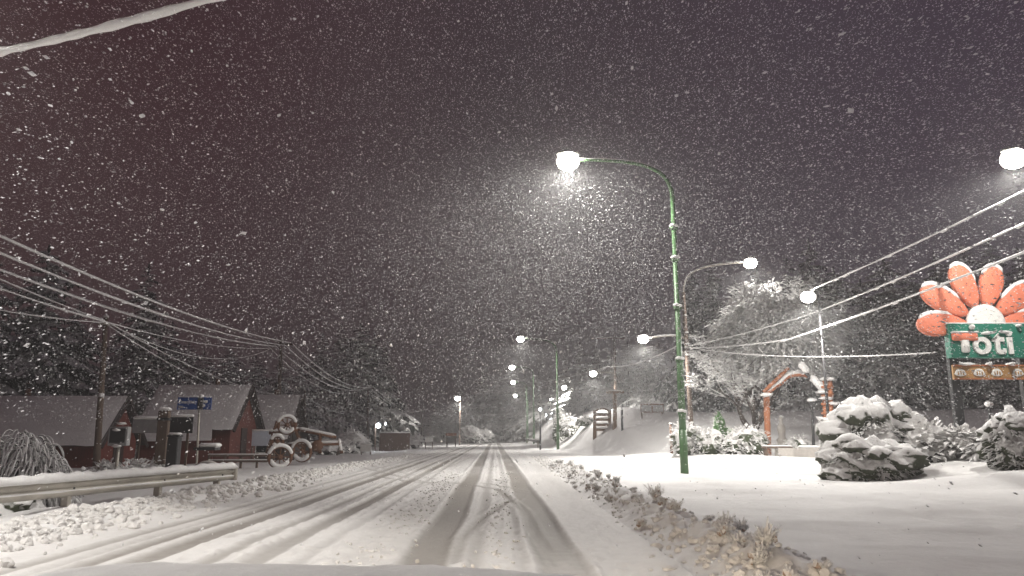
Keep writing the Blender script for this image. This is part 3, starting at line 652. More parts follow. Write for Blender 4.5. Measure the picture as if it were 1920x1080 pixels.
# bare snowy branch reaching out of the tree towards the pole
# ------------------------------------------------------------------ shrubs
def leafy(mb, c, rx, ry, rz, n, L0=.22, droop=.25, low=-.4):
    for i in range(n):
        a = random.random()*6.28; cz = random.uniform(low,1); s_ = math.sqrt(max(0,1-cz*cz)); rr = random.uniform(.62,1.02)
        wob_ = .85+.3*vnoise(math.cos(a)*2+c.x, math.sin(a)*2+cz*2+c.y, 1.3, 5)
        p = c+Vector((math.cos(a)*s_*rx*rr, math.sin(a)*s_*ry*rr, cz*rz*rr))*1.0
        p = c+(p-c)*wob_; L_ = L0*random.uniform(.6,1.4); d = Vector((math.cos(a)*s_+random.uniform(-.4,.4), math.sin(a)*s_+random.uniform(-.4,.4), cz*.6+random.uniform(-.3,.4))).normalized()
        mb.blade([p, p+d*L_*.5, p+d*L_-Vector((0,0,L_*droop))], [L_*.12, L_*.26, .01], .3)
def blob(mb, c, r, amp, sc, sub=4, seed=0, squash=-.25):
    V, F_ = ICO[sub]; A = np.array(V); n = (vnoise(A[:,0]*1+A[:,2]*.7+seed, A[:,1]+A[:,2]*.6+seed*2, sc, seed)-.5)+.5*(vnoise(A[:,0]+A[:,2]*.5+seed, A[:,1]-A[:,2]*.8, sc*2.4, seed+1)-.5)+.3*(vnoise(A[:,0]-A[:,2], A[:,1]+A[:,2], sc*6, seed+2)-.5)
    A = A*(1+amp*n)[:,None]; A[:,2] = np.maximum(A[:,2], squash); A = A*np.array(r)+np.array(c)
    mb.add(A.tolist(), F_)
def shrub(px, Y, wpx, hpx, label, group=None, m='shrub', n=420, core=True, name='snowy_shrub', L0=.2, dy=0):
    b = base(px, Y); b.z += dy; sc = Y/F; rx = wpx*sc/2; rz = hpx*sc
    t = thing(name, label, 'shrub', b, group)
    mb = MB(); c = b+Vector((0,0,rz*.42))
    if core: blob(mb, c, (rx*.86, rx*.75, rz*.5), .55, 2.2, 3, int(px) % 50, -.8)
    leafy(mb, c, rx, rx*.85, rz*.60, n, L0, .3, -.7)
    mb.build('foliage', m, t)
    st = MB()
    for k in range(5): a = k*1.26; st.tube([b+Vector((0,0,-.1)), c+Vector((math.cos(a)*rx*.4, math.sin(a)*rx*.3, 0))], [.03,.015], 5)
    st.build('stem', 'bark', t); return t
shrub(1287, 41, 62, 62, 'snowy twiggy shrub at the foot of the leaning wooden pole', L0=.26, n=520)
shrub(1328, 40, 56, 48, 'low white shrub just beside the one at the pole foot', n=420)
shrub(1350, 43, 28, 78, 'upright dark topiary with snow on its crown', None, 'greenshrub', 320)
shrub(1368, 44, 44, 44, 'bright green clipped bush with a snow cap', None, 'greenshrub', 380)
shrub(1402, 39, 78, 52, 'rounded grey snow-dusted shrub under the white tree', n=620)
shrub(1372, 38.5, 40, 34, 'small grey shrub tucked before the green clipped bush', n=300)
shrub(1497, 40, 52, 36, 'boxy snowy shrub in the middle of the arch', n=380)
shrub(1067, 78, 40, 40, 'round snowy shrub right behind the far curved lamp pole', n=320, L0=.35)
shrub(1050, 84, 30, 62, 'pale bushy evergreen above the far guardrail', n=320, L0=.4)
shrub(1100, 74, 44, 20, 'low snow mound shrub with dark gaps at the slope foot', n=220, L0=.3)
# bushes with thick snow pillows by the sign
def pillow(px, Y, wpx, hpx, label, seed, dpt=.8, leaf=500, name='snow_pillow_bush', extra=()):
    b = base(px, Y); sc = Y/F; rx = wpx*sc/2; h = hpx*sc
    t = thing(name, label, 'shrub', b)
    mb = MB(); blob(mb, b+Vector((0,0,h*.40)), (rx*.97, rx*dpt, h*.60), .62, 3.4, 4, seed, -.75)
    for ex, ez, er in extra: blob(mb, b+Vector((ex*rx, -.2*rx, h*.4+ez*h)), (rx*er, rx*er*.8, h*.5*er*1.2), .5, 2.8, 4, seed+7, -.7)
    for q in range(15):
        a = random.random()*6.28; cz = random.uniform(.15,.95); s_ = math.sqrt(1-cz*cz); p = b+Vector((math.cos(a)*s_*rx*.92, math.sin(a)*s_*rx*dpt*.92, h*.40+cz*h*.58)); q_ = rx*random.uniform(.20,.40)
        blob(mb, p, (q_, q_*.85, q_*random.uniform(.55,.8)), .5, 2.2, 3, seed+q, -.8)
    ob = mb.build('snowy_foliage', 'bush', t, True)
    lf = MB()
    for i in range(leaf*3):
        a = random.random()*6.28; cz = random.uniform(-.75,.55)-.0; s_ = math.sqrt(1-cz*cz); p = b+Vector((math.cos(a)*s_*rx, math.sin(a)*s_*rx*dpt, h*.40+cz*h*.60)); L_ = random.uniform(.12,.26)
        d = Vector((math.cos(a)+random.uniform(-.5,.5), math.sin(a)+random.uniform(-.5,.5), random.uniform(-.5,.4))).normalized(); p = p-d*.08
        lf.blade([p, p+d*L_*.6, p+d*L_-Vector((0,0,.04))], [.015,L_*.22,.008], .3)
    lf.build('leaf_sprays', 'bushspray', t); return t
pillow(1632, 27.0, 172, 118, 'largest round bush under thick snow beside the orange log post', 4, .8, 900)
pillow(1625, 23.3, 165, 66, 'low sprawling bush under a thick snow pad, dark beneath', 9, .55, 600, extra=((-.72,-.28,.42),(.5,.12,.6)))
pillow(1905, 22.0, 110, 100, 'smooth snow-buried bush at the picture edge below the sign', 14, .8, 300)
for px, Y, w, h, lab in ((1740,25.5,110,70,'tangled snowy shrub at the foot of the black sign post'),(1800,25.0,90,52,'low tangled shrub with bent snowy stems under the sign'),(1850,24.2,70,40,'small snow-matted shrub between sign and buried bush')):
    shrub(px, Y, w, h, lab, None, 'whitetree', 420, True, 'tangled_shrub', .3)
# drooping shrub by the guardrail
def droopy(px, Y, wpx, hpx, n, label):
    b = base(px, Y); sc = Y/F; rx = wpx*sc/2; h = hpx*sc; t = thing('drooping_shrub', label, 'shrub', b)
    mb = MB()
    for i in range(n):
        a = random.random()*6.28; cz = random.uniform(.02,1); s_ = math.sqrt(1-cz*cz); k0 = random.uniform(.72,1.0)*(.85+.3*float(vnoise(a*1.5, cz*3, 1.3, 21)))
        p = b+Vector((math.cos(a)*s_*rx*k0*.82, math.sin(a)*s_*rx*.66*k0, cz*h*k0*.92)); L_ = random.uniform(.30,.70); a2 = a+random.gauss(0,.55); out = Vector((math.cos(a2), math.sin(a2), 0)); pts = []
        u0 = random.uniform(.1,.7)
        for k in range(7): s = k/6; q = p+out*L_*(s-.25*s*s)*.75+Vector((0,0,L_*(u0*s-1.05*s*s))); q.z = max(q.z, b.z+.05); pts.append(q)
        r_ = random.uniform(.010,.024); mb.tube(pts, [r_*.6]+[r_*random.uniform(.8,1.3) for _ in range(5)]+[r_*.4], 5)
    mb.build('snowy_branches', 'droop', t, True)
    k = MB(); blob(k, b+Vector((0,0,h*.3)), (rx*.62, rx*.5, h*.46), .3, 2, 3, 3, -.6); k.build('inner_foliage', 'conifer', t, True)
droopy(44, 18.8, 225, 150, 2300, 'big weeping shrub bowed under snow behind the guardrail')
pb = base(20, 15.6); mb = MB(); blob(mb, pb+Vector((0,0,.28)), (.75,.5,.42), .45, 3, 4, 8, -.7); tag(mb.build('snow_covered_bush', 'bush', None, True, origin=pb), 'small snow-covered bush just over the guardrail under the weeping shrub', 'shrub')
GS = 'thin snowy shrubs behind the guardrail'
for px, Y, w, h in ((205,24,50,46),(255,25,60,40),(300,27,40,36),(175,23,40,40)): shrub(px, Y, w, h, 'thin dark snow-dusted shrub behind the guardrail posts', GS, 'droop', 380, False, 'thin_shrub', .22)
# dry brown roadside tufts
def tuft(p, h, n, label, group):
    t = MB()
    for i in range(n):
        a = random.random()*6.28; L_ = h*random.uniform(.5,1.1); sp = random.uniform(.15,.7); e = p+Vector((math.cos(a)*L_*sp, math.sin(a)*L_*sp, L_*random.uniform(.5,1)))
        m_ = p.lerp(e,.55)+Vector((0,0,L_*.15)); t.blade([p, m_, e], [.006, .012, .005], .4)
        for _ in range(3):
            q = p.lerp(e, random.uniform(.4,1)); d = Vector((random.uniform(-1,1),random.uniform(-1,1),random.uniform(-.2,.7)))*h*.22; t.blade([q, q+d*.6, q+d], [.005, .013, .004], .3)
    for i in range(n//14): a = random.random()*6.28; t.ico(p+Vector((math.cos(a)*h*.3, math.sin(a)*h*.3, h*random.uniform(.25,.7))), random.uniform(.02,.05), .3, 1)
    return tag(t.build('dry_tuft', 'drytwig', None, False, origin=p), label, 'plant', group)
GT = 'dry tufts along the road edge'
for i in range(52):
    y = 6.3+34*(i/52)**1.4+random.uniform(-.3,.3); x = float(XR(y))+random.gauss(.65,.26); p = Vector((x, y, g1(x,y)))
    tuft(p, random.uniform(.10,.28)*(1.25 if i % 6 == 0 else .8), 70, 'dry brown snow-dusted tuft in the strip along the road edge', GT)
# ------------------------------------------------------------------ daisy sign
YS = 27.0
def P_(px, py, Y=YS): return at(px, py, Y)
bsn = base(1780, YS)
t = thing('daisy_sign', 'big roadside sign with orange daisy petals over a green lettered board', 'sign', bsn)
for px in (1781, 1912):
    tp = P_(px, 640, YS+.15); b = base(px, YS+.15); MB().box((tp.x, YS+.15, (b.z-.3+tp.z)/2), (.32,.22,tp.z-b.z+.3), 0, .02).build('post', 'dark', t)
c0 = P_(1845, 607)
sc = YS/F*.985
def outline(L_, w, ang, off):
    out = []
    for k in range(28):
        a = 2*PI*k/28; u = math.cos(a); v = math.sin(a); xx = off+L_*(.5+.5*u); ww = w*v*(.62+.38*(u+1)/2)*(1 if u < .9 else 1)
        out.append((c0.x+xx*math.cos(ang)-ww*math.sin(ang), c0.z+xx*math.sin(ang)+ww*math.cos(ang)))
    return out
for i, (ang, L_) in enumerate(((181,96),(148,100),(111,92),(73,86),(35,96),(3,96))):
    o = outline(L_*sc, 27*sc, math.radians(ang), 33*sc); pm = MB().puff(o, YS+.02*(i % 2), .26).build('petal', 'petal', t, True)
    # snow lying along the upper rim of the petal
    tops = sorted(o, key=lambda q: q[0]); up = []
    sm = MB(); n = len(o)
    for k in range(n):
        x, z = o[k]; x2, z2 = o[(k+1) % n]; nx, nz = (z2-z), -(x2-x); ln = math.hypot(nx, nz) or 1
        cx = sum(q[0] for q in o)/n; cz = sum(q[1] for q in o)/n
        s = 1 if (nx*(x-cx)+nz*(z-cz)) > 0 else -1; nx, nz = nx*s/ln, nz*s/ln
        if nz > .25 and math.hypot(x-c0.x, z-c0.z) > 62*sc: up.append((x+nx*.0, z+nz*.01, nz))
    up.sort(key=lambda q: q[0])
    if len(up) > 2:
        sm.tube([Vector((x, YS-.02, z)) for x, z, _ in up], [.03]+[.06+.04*nz for _, _, nz in up[1:-1]]+[.03], 8)
        sm.build('petal_snow', 'snow_cap', pm, True)
disc = [(c0.x+37*sc*math.cos(a), c0.z+37*sc*math.sin(a)) for a in np.linspace(0, 2*PI, 32, endpoint=False)]
MB().puff(disc, YS-.12, .2).build('flower_centre', 'white', t, True)
x0, z1 = P_(1769,609).x, P_(1769,609).z; x1, z0 = P_(1928,672).x, P_(1928,672).z
bd = MB().box(((x0+x1)/2, YS-.12, (z0+z1)/2), (x1-x0, .34, z1-z0), 0, .015).build('board', 'board', t)
MB().box(((x0+x1)/2, YS-.12, z1+.015), (x1-x0+.02, .36, .05), 0, .02).build('board_snow', 'snow_cap', t, True)
yf = YS-.12-.17
def text(body, loc, size, m, parent, ext=.03, off=.02, rot=(PI/2,0,0), align='LEFT'):
    cu = bpy.data.curves.new('lettering', 'FONT'); cu.body = body; cu.size = size; cu.extrude = ext; cu.offset = off; cu.align_x = align; cu.space_character = 1.12 if off > .01 else 1
    tmp = bpy.data.objects.new('lettering', cu); COL.objects.link(tmp); bpy.context.view_layer.update()
    me = bpy.data.meshes.new_from_object(tmp.evaluated_get(bpy.context.evaluated_depsgraph_get())); bpy.data.objects.remove(tmp); bpy.data.curves.remove(cu)
    o = bpy.data.objects.new('lettering', me); COL.objects.link(o); o.parent = parent
    q = Vector(loc)
    p = parent
    while p is not None: q -= Vector(p.location); p = p.parent
    o.location = q; o.rotation_euler = rot; me.materials.clear(); me.materials.append(M[m]); return o
def bx(pa, pb, th, m, name, bev=.04):
    a, b = P_(*pa), P_(*pb); return MB().box(((a.x+b.x)/2, yf-th/2+.01, (a.z+b.z)/2), (abs(b.x-a.x), th, abs(a.z-b.z)), 0, bev).build(name, m, bd, True)
bx((1790,634),(1808,663), .14, 'white', 'letter_stem'); bx((1774,627),(1822,641), .16, 'petal', 'letter_bar')
MB().box((P_(1798,625.5).x, yf-.08, P_(1798,625.5).z), (.95,.18,.07), 0, .03).build('letter_snow', 'snow_cap', bd, True)
MB().ico((P_(1811,616).x, yf-.05, P_(1811,616).z), (.28,.09,.09), .12, 3).build('letter_snow', 'snow_cap', bd, True)
text('oti', (P_(1815,664).x, yf-.02, P_(1815,664).z), 1.22, 'white', bd, .06, .03)
for px, py, w in ((1838,627,.34),(1874,625,.36),(1897,613,.22)):
    q = P_(px,py); MB().ico((q.x, yf-.06, q.z), (w,.09,.055), .12, 3).build('letter_snow', 'snow_cap', bd, True)
xa, za = P_(1782,685).x, P_(1782,685).z; xb, zb_ = P_(1935,712).x, P_(1935,712).z
lb = MB().box(((xa+xb)/2, YS-.08, (za+zb_)/2), (xb-xa,.1,za-zb_), 0, .01).build('lower_board', 'tan', t)
MB().box(((xa+xb)/2, YS-.15, za-.02), (xb-xa,.05,.06), 0, .01).build('board_trim', 'orangewood', lb); MB().box(((xa+xb)/2, YS-.15, zb_+.02), (xb-xa,.05,.05), 0, .01).build('board_trim', 'orangewood', lb)
for px in (1796, 1831, 1864, 1903):
    q = P_(px, 699); o = [(q.x+.24*math.cos(a)*(1 if math.sin(a) < 0 else .75), q.z+.14*math.sin(a)) for a in np.linspace(0, 2*PI, 16, endpoint=False)]
    MB().puff(o, YS-.15, .06).build('emblem', 'white', lb, True)
    mbx = MB()
    for k in (-1,0,1): mbx.box((q.x+k*.09, YS-.185, q.z-.03+.02*(k==0)), (.045,.02,.13), 0, .005)
    mbx.build('emblem_mark', 'tan', lb, True)
for px, w in ((1815,.5),(1850,.3),(1890,.45)): q = P_(px,678); MB().ico((q.x, YS-.1, za+.03), (w,.1,.06), .2, 3).build('snow_cap', 'snow_cap', lb, True)
# ------------------------------------------------------------------ log arch, lantern and garden pieces
YA = 41.0; ba = base(1437, YA)
t = thing('log_arch', 'orange log gateway arch with snowy slanting roof boards', 'gateway', ba)
def log(pa, pb, r, m='orangewood', name='log', par=t, Y=YA, Y2=None): return MB().tube([at(*pa, Y), at(*pb, Y2 or Y)], r, 10).build(name, m, par, True)
b1 = base(1438, YA); MB().tube([b1+Vector((0,0,-.2)), at(1437,742,YA)], .17, 10).build('post', 'orangewood', t, True)
for px in (1546,1556): b2 = base(px, YA-1); MB().tube([b2+Vector((0,0,-.2)), at(px,712,YA-1)], .13, 10).build('post', 'orangewood', t, True)
for py in (726,742,758,775): log((1540,py),(1562,py), .07, name='rung', Y=YA-1.15)
arch = [at(1432+2*k*5.4, 742-34*math.sin(PI*k/12*.98)-(6 if 3 < k < 9 else 0), YA-.3) for k in range(13)]
ar = MB().tube(arch, .12, 8).build('arch_beam', 'orangewood', t, True); MB().tube([p+Vector((0,-.03,.12)) for p in arch], [.03]+[.11]*11+[.03], 8).build('beam_snow', 'snow_cap', ar, True)
for k in (-1, 1):
    pass
sl = MB(); pa, pb = at(1432,735,YA-.6), at(1478,690,YA-.6); rf = MB().tube([pa, pb], .10, 8).build('rafter', 'orangewood', t, True)
pa, pb = at(1498,684,YA-.9), at(1545,738,YA-.9); rf = MB().tube([pa, pb], .10, 8).build('rafter', 'dark', t, True)
for f0, f1 in ((0,.36),(.46,1.0)):
    q0, q1 = pa.lerp(pb,f0), pa.lerp(pb,f1); MB().tube([q0+Vector((0,-.05,.12)), q0.lerp(q1,.15)+Vector((0,-.05,.14)), q0.lerp(q1,.85)+Vector((0,-.05,.14)), q1+Vector((0,-.05,.12))], [.06,.20,.20,.06], 8).build('rafter_snow', 'snow_cap', rf, True)
for px, py, w in ((1551,711,.45),(1550,747,.6),(1562,757,.35),(1437,740,.35),(1540,735,.4)): MB().ico(at(px,py,YA-1.1), (w,.25,.10), .2, 3).build('snow_cap', 'snow_cap', t, True)
bl = base(1523, 38.5); t = thing('lantern_post', 'dark garden lantern post with a white snow cap inside the arch', 'post lamp', bl)
MB().tube([bl+Vector((0,0,-.1)), at(1523,764,38.5)], [.09,.06], 8).build('post', 'dark', t, True); q = at(1523,764,38.5)
MB().lathe(q, [(.10,0),(.15,.05),(.17,.30),(.10,.34)], 8).build('lantern', 'dark', t); MB().ico(q+Vector((0,0,.36)), (.22,.22,.12), .15, 2).build('snow_cap', 'snow_cap', t, True)
bq = base(1466, 43); t = thing('garden_statue', 'slim pale snow-covered statue standing behind the arch shrub', 'statue', bq)
MB().lathe(bq, [(.36,-.1),(.38,.15),(.28,.25),(.26,.6),(.32,.7),(.18,.85),(.20,1.1),(.24,1.35),(.15,1.6),(.08,1.68),(.13,1.82),(.10,1.98),(.02,2.05)], 12).build('figure', 'stone', t, True)
MB().ico(bq+Vector((0,0,2.03)), (.14,.14,.08), .2, 2).build('snow_cap', 'snow_cap', t, True)
bb = base(1455, 36.5)
t = thing('snow_bench', 'dark low bench half buried in snow beside the boxy shrub', 'bench', bb); MB().box(bb+Vector((0,0,.40)), (1.4,.4,.07), 0, .01).build('seat', 'wood', t)
for k in (-.55,.55): MB().box(bb+Vector((k,0,.18)), (.1,.36,.36), 0, .01).build('leg', 'wood', t)
MB().box(bb+Vector((0,0,.475)), (1.34,.36,.08), 0, .035).build('snow_cap', 'snow_cap', t, True)
bk = base(1500, 37.5); t = thing('garden_planter', 'long low planter wall below the boxy shrub, topped with snow', 'planter', base(1510,36.5)); q = base(1510,36.5)
MB().box(q+Vector((0,0,.18)), (2.9,.5,.5), 0, .02).build('wall', 'stone', t); MB().box(q+Vector((.55,0,.49)), (1.75,.52,.14), 0, .06).build('snow_cap', 'snow_cap', t, True)
bp = base(1258, 46); t = thing('wooden_stake', 'thin rusty brown stake left of the shrubs on the slope', 'post', bp); MB().tube([bp+Vector((0,0,-.2)), at(1257,795,46)], [.09,.07], 8).build('stake', 'rust', t, True); MB().ico(at(1257,794,46), (.1,.1,.06), .2, 2).build('snow_cap', 'snow_cap', t, True)
bp = base(1854, 31); t = thing('garden_bollard', 'small garden light bollard with snow hat beneath the sign', 'bollard', bp); q = at(1854,760,31); MB().tube([bp+Vector((0,0,-.2)), q], .06, 8).build('post', 'dark', t, True); MB().ico(q+Vector((0,0,.04)), (.17,.17,.12), .15, 2).build('snow_cap', 'snow_cap', t, True)
# giant wooden chair, totem post, panel board
YG = 66.0; bc = base(1128, YG)
t = thing('giant_chair', 'giant orange-brown ladder-back wooden chair frame on the snowy slope', 'chair sculpture', bc)
for px, tp in ((1115,768),(1143,769)):
    b = base(px, YG); q = at(px, tp, YG); MB().tube([b+Vector((0,0,-.3)), q], [.17,.14], 8).build('post', 'tanwood', t, True); MB().ico(q+Vector((0,0,.03)), (.17,.17,.1), .15, 2).build('snow_cap', 'snow_cap', t, True)
for py in (778,787,797,806):
    q0, q1 = at(1115,py,YG), at(1143,py,YG); s_ = MB().box((q0+q1)/2, ((q1-q0).length,.1,.2), 0, .02).build('slat', 'tanwood', t); MB().box((q0+q1)/2+Vector((0,-.03,.15)), ((q1-q0).length*.92,.15,.12), 0, .05).build('slat_snow', 'snow_cap', s_, True)
ap = [at(1115+28*k/10, 771-5*math.sin(PI*k/10), YG) for k in range(11)]; a_ = MB().tube(ap, .10, 8).build('top_rail', 'tanwood', t, True); MB().tube([p+Vector((0,0,.1)) for p in ap], [.03]+[.09]*9+[.03], 6).build('rail_snow', 'snow_cap', a_, True)
bo = base(1153, 64); t = thing('wooden_totem', 'stout wooden post with a snowy crossboard next to the giant chair', 'post', bo)
q = at(1152,736,64); MB().tube([bo+Vector((0,0,-.3)), bo.lerp(q,.5)+Vector((.03,0,0)), q], [.2,.17,.17], 8).build('post', 'tanwood', t, True)
c_ = MB().box(q+Vector((.05,-.1,.02)), (1.5,.15,.2), 0, .02).build('crossboard', 'tanwood', t); MB().box(q+Vector((.05,-.1,.18)), (1.45,.2,.14), 0, .06).build('snow_cap', 'snow_cap', c_, True)
bo = base(1167, 62); t = thing('dark_post', 'short black post between the totem and the panel board', 'post', bo); MB().tube([bo+Vector((0,0,-.3)), at(1166,768,62)], .1, 8).build('post', 'dark', t, True); MB().ico(at(1166,767,62), (.1,.1,.07), .2, 2).build('snow_cap', 'snow_cap', t, True)
bo = base(1222, 62); t = thing('panel_board', 'two-panel brown notice board up on the snowy slope', 'notice board', bo)
q0, q1 = at(1201,767,62), at(1245,784,62); up_ = Vector((0,0,max(0, g1((q0.x+q1.x)/2,62)+.30-q1.z))); q0 = q0+up_; q1 = q1+up_; w = q1.x-q0.x; h = q0.z-q1.z; mid = (q0+q1)/2
MB().box(mid, (w,.12,h), 0, .01).build('frame', 'rust', t)
for k in (-.25,.25): MB().box(mid+Vector((k*w,-.07,-.02)), (w*.44,.05,h*.72), 0, .01).build('panel', 'greysign', t)
MB().box(mid+Vector((0,0,h/2+.05)), (w*1.02,.2,.12), 0, .05).build('snow_cap', 'snow_cap', t, True)
for k in (-.45,.45): bx_ = base(1222,62); MB().box((mid.x+k*w, 62.1, (g1(mid.x+k*w,62)-.3+q1.z)/2+.1), (.12,.12,q1.z-g1(mid.x+k*w,62)+.6)).build('leg', 'wood', t)
# ------------------------------------------------------------------ cabins
def cabin(xr, Lx, Yc, wd, zr, ze, label, wall='redwall', front_w=.0):
    """ridge along X, right end at xr; half depth wd; ridge height zr, eave height ze"""
    xl = xr-Lx; gz0 = g1(xr-1, Yc); t = thing('steep_cabin', label, 'cabin', (xr-Lx/2, Yc, gz0))
    mb = MB(); y0, y1 = Yc-wd+.25, Yc+wd-.25; zb = gz0-.3
    V = [(xl+.3,y0,zb),(xr-.35,y0,zb),(xr-.35,y1,zb),(xl+.3,y1,zb),(xl+.3,y0,ze+.1),(xr-.35,y0,ze+.1),(xr-.35,y1,ze+.1),(xl+.3,y1,ze+.1),(xl+.3,Yc,zr-.12),(xr-.35,Yc,zr-.12)]
    mb.add(V, [(0,1,5,4),(1,2,6,9,5),(2,3,7,6),(3,0,4,8,7)]); mb.build('wall', wall, t)
    for s, nm in ((-1,'front'),(1,'back')):
        a = MB(); th = .10; ye = Yc+s*(wd+.25); z_e = ze-.12
        q = [Vector((xl,Yc,zr)),Vector((xr,Yc,zr)),Vector((xr,ye,z_e)),Vector((xl,ye,z_e))]
        nn = (q[1]-q[0]).cross(q[2]-q[1]); nn.normalize(); nn = nn if nn.z > 0 else -nn
        def slab(lo, hi, ins): 
            c = sum(q, Vector())/4; r = [c+(p-c)*ins for p in q]; return [p+nn*lo for p in r]+[p+nn*hi for p in r]
        a.add(slab(0, th, 1), [(0,1,2,3),(7,6,5,4),(0,4,5,1),(1,5,6,2),(2,6,7,3),(3,7,4,0)]); r_ = a.build('roof', 'roof', t)
        # snow sheet with a wavy lower edge
        sm = MB(); nx_, ny_ = 24, 10; V = []
        for j in range(ny_+1):
            for i in range(nx_+1):
                u = i/nx_; v = j/ny_; p = q[0].lerp(q[1],u*.99+.005).lerp(q[3].lerp(q[2],u*.99+.005), v)
                if j == ny_: p = p+(q[3]-q[0]).normalized()*random.uniform(-.02,.09)
                V.append(p+nn*(th+(.09+random.uniform(-.01,.01) if 0 < j < ny_ and 0 < i < nx_ else .01)))
        sm.add(V, [(j*(nx_+1)+i, j*(nx_+1)+i+1, (j+1)*(nx_+1)+i+1, (j+1)*(nx_+1)+i) for j in range(ny_) for i in range(nx_)])
        sm.build('roof_snow', 'roofsnow', r_, True)
        bgd = MB(); e0, e1 = q[1]+Vector((.03,0,-.06)), q[2]+Vector((.03,0,-.06)); bgd.tube([e0, e1], .09, 4).build('bargeboard', 'darkwall', r_)
    # door and window on the gable end, window on the front
    MB().box((xr-.33,Yc,(gz0+ze)/2+.15), (.08,.9,1.7), 0, .01).build('door', 'darkwall', t)
    w_ = MB().box(((xl+xr)/2+.6, y0-.02, (gz0+ze)/2+.05), (1.1,.07,.55), 0, .01).build('window', 'white', t); MB().box(((xl+xr)/2+.6, y0-.055, (gz0+ze)/2+.05), (.96,.03,.42)).build('pane', 'glass', w_)
    MB().tube([((xr-.4*Lx),Yc+.3,zr-.8),((xr-.4*Lx),Yc+.3,zr+.45)], .14, 8).build('chimney', 'rust', t, True)
    return t
cabin(at(244,745,38).x, 13.5, 38, 2.0, at(244,745,38).z, at(150,832,36).z, 'long low cabin with a broad snowy roof behind the dark utility pole')
cabin(at(474,724,45).x, 5.6, 45, 2.4, at(474,724,45).z, at(430,803,42.5).z, 'steep red-walled cabin right behind the blue street sign')
cabin(at(565,742,52).x, 4.6, 52, 2.3, at(565,742,52).z, at(520,822,50).z, 'third steep cabin with dark gable beyond the red-walled one', 'darkwall')
# porch roof of the red cabin = a lean-to in front of it
bpz = base(322, 41); t = thing('lean_to', 'low snowy lean-to roof attached before the red-walled cabin', 'lean-to', bpz)
q = [at(255,783,42.6), at(398,783,42.6), at(396,826,40.6), at(250,828,40.6)]
MB().add(q+[p+Vector((0,.05,.14)) for p in q], [(3,2,1,0),(4,5,6,7),(0,1,5,4),(1,2,6,5),(2,3,7,6),(3,0,4,7)]).build('roof', 'roofsnow', t)
MB().box(((q[2].x+q[3].x)/2, 41.2, (q[2].z+g1(q[2].x,41))/2-.1), (q[2].x-q[3].x-.2,.1,q[2].z-g1(q[2].x,41)+.3)).build('wall', 'redwall', t)
bpz = base(489, 47); t = thing('pale_door_panel', 'pale bluish lit panel standing between the red cabin and the third cabin', 'panel', bpz)
q0, q1 = at(472,808,46.5), at(506,836,46.5); MB().box((q0+q1)/2, (q1.x-q0.x,.08,q0.z-q1.z), 0, .01).build('panel', 'bluewhite', t); MB().box(((q0+q1)/2)+Vector((0,0,(q0.z-q1.z)/2+.04)), (q1.x-q0.x,.16,.1), 0, .04).build('snow_cap', 'snow_cap', t, True)
for k in (q0.x+.1, q1.x-.1): MB().box((k,46.5,(q1.z+g1(k,46.5))/2-.05), (.08,.06,q1.z-g1(k,46.5)+.2)).build('leg', 'wood', t)
# long low fence in front of the cabins
bf_ = base(450, 38); t = thing('rail_fence', 'low dark rail fence with snowy rails before the red-walled cabin', 'fence', bf_)
xa_, xb_ = base(395,38).x, base(515,38).x
for k in range(5): x = xa_+(xb_-xa_)*k/4; MB().box((x,38,g1(x,38)+.3), (.1,.1,.9), 0, .01).build('post', 'wood', t)
for z in (.35,.62): r_ = MB().box(((xa_+xb_)/2,37.93,g1(xa_,38)+z), (xb_-xa_,.05,.09)).build('rail', 'wood', t); MB().box(((xa_+xb_)/2,37.93,g1(xa_,38)+z+.075), (xb_-xa_,.07,.06), 0, .025).build('rail_snow', 'snow_cap', r_, True)
# ------------------------------------------------------------------ left roadside furniture
Yb = 29.0; b = base(374, Yb); t = thing('street_sign', 'blue street name sign with white lettering on a thin post', 'street sign', b)
q0, q1 = at(335,745,Yb), at(397,768,Yb); mid = (q0+q1)/2; w = q1.x-q0.x; h = q0.z-q1.z
MB().tube([b+Vector((0,0,-.2)), at(375,743,Yb)], .045, 8).build('post', 'steel', t, True)
sg = MB().box(mid+Vector((0,-.06,0)), (w,.03,h), 0, .008).build('sign_plate', 'blue', t)
text('Onacibes', (q0.x+.05, Yb-.08, mid.z+.0), .17, 'white', sg, .003, .004); text('700', (q0.x+.05, Yb-.08, q1.z+.05), .13, 'white', sg, .003, .004)
for dx, dz in ((.44,.06),(.36,-.08)): MB().lathe(mid+Vector((dx,-.085,dz)), [(.01,-.06),(.07,-.03),(.07,.03),(.01,.06)], 8, 1, .12).build('emblem', 'white', sg, True)
MB().box(at(378,757,Yb)+Vector((0,-.11,0)), (.20,.10,.46), 0, .02).build('clamp_box', 'dark', t); MB().ico(at(377,743,Yb), (.17,.12,.07), .2, 2).build('snow_cap', 'snow_cap', t, True); MB().box(Vector((mid.x,Yb-.06,q0.z+.015)), (w*.96,.05,.03), 0, .01).build('plate_snow', 'snow_cap', t, True)
Yb = 27.0; b = base(305, Yb); t = thing('timber_post', 'stout square timber post with snow on top before the lean-to', 'post', b); q = at(305,770,Yb)
MB().box((b.x,Yb,(b.z-.2+q.z)/2), (.36,.34,q.z-b.z+.2), .2, .03).build('post', 'wood', t); MB().box((b.x,Yb,q.z-.3), (.42,.40,.10), .2, .02).build('collar', 'dark', t); MB().box((b.x,Yb,q.z+.06), (.40,.38,.14), .2, .06).build('snow_cap', 'snow_cap', t, True)
Yb = 28.2; b = base(322, Yb); t = thing('notice_board', 'wide grey notice board with snowy top edge behind the timber post', 'notice board', b)
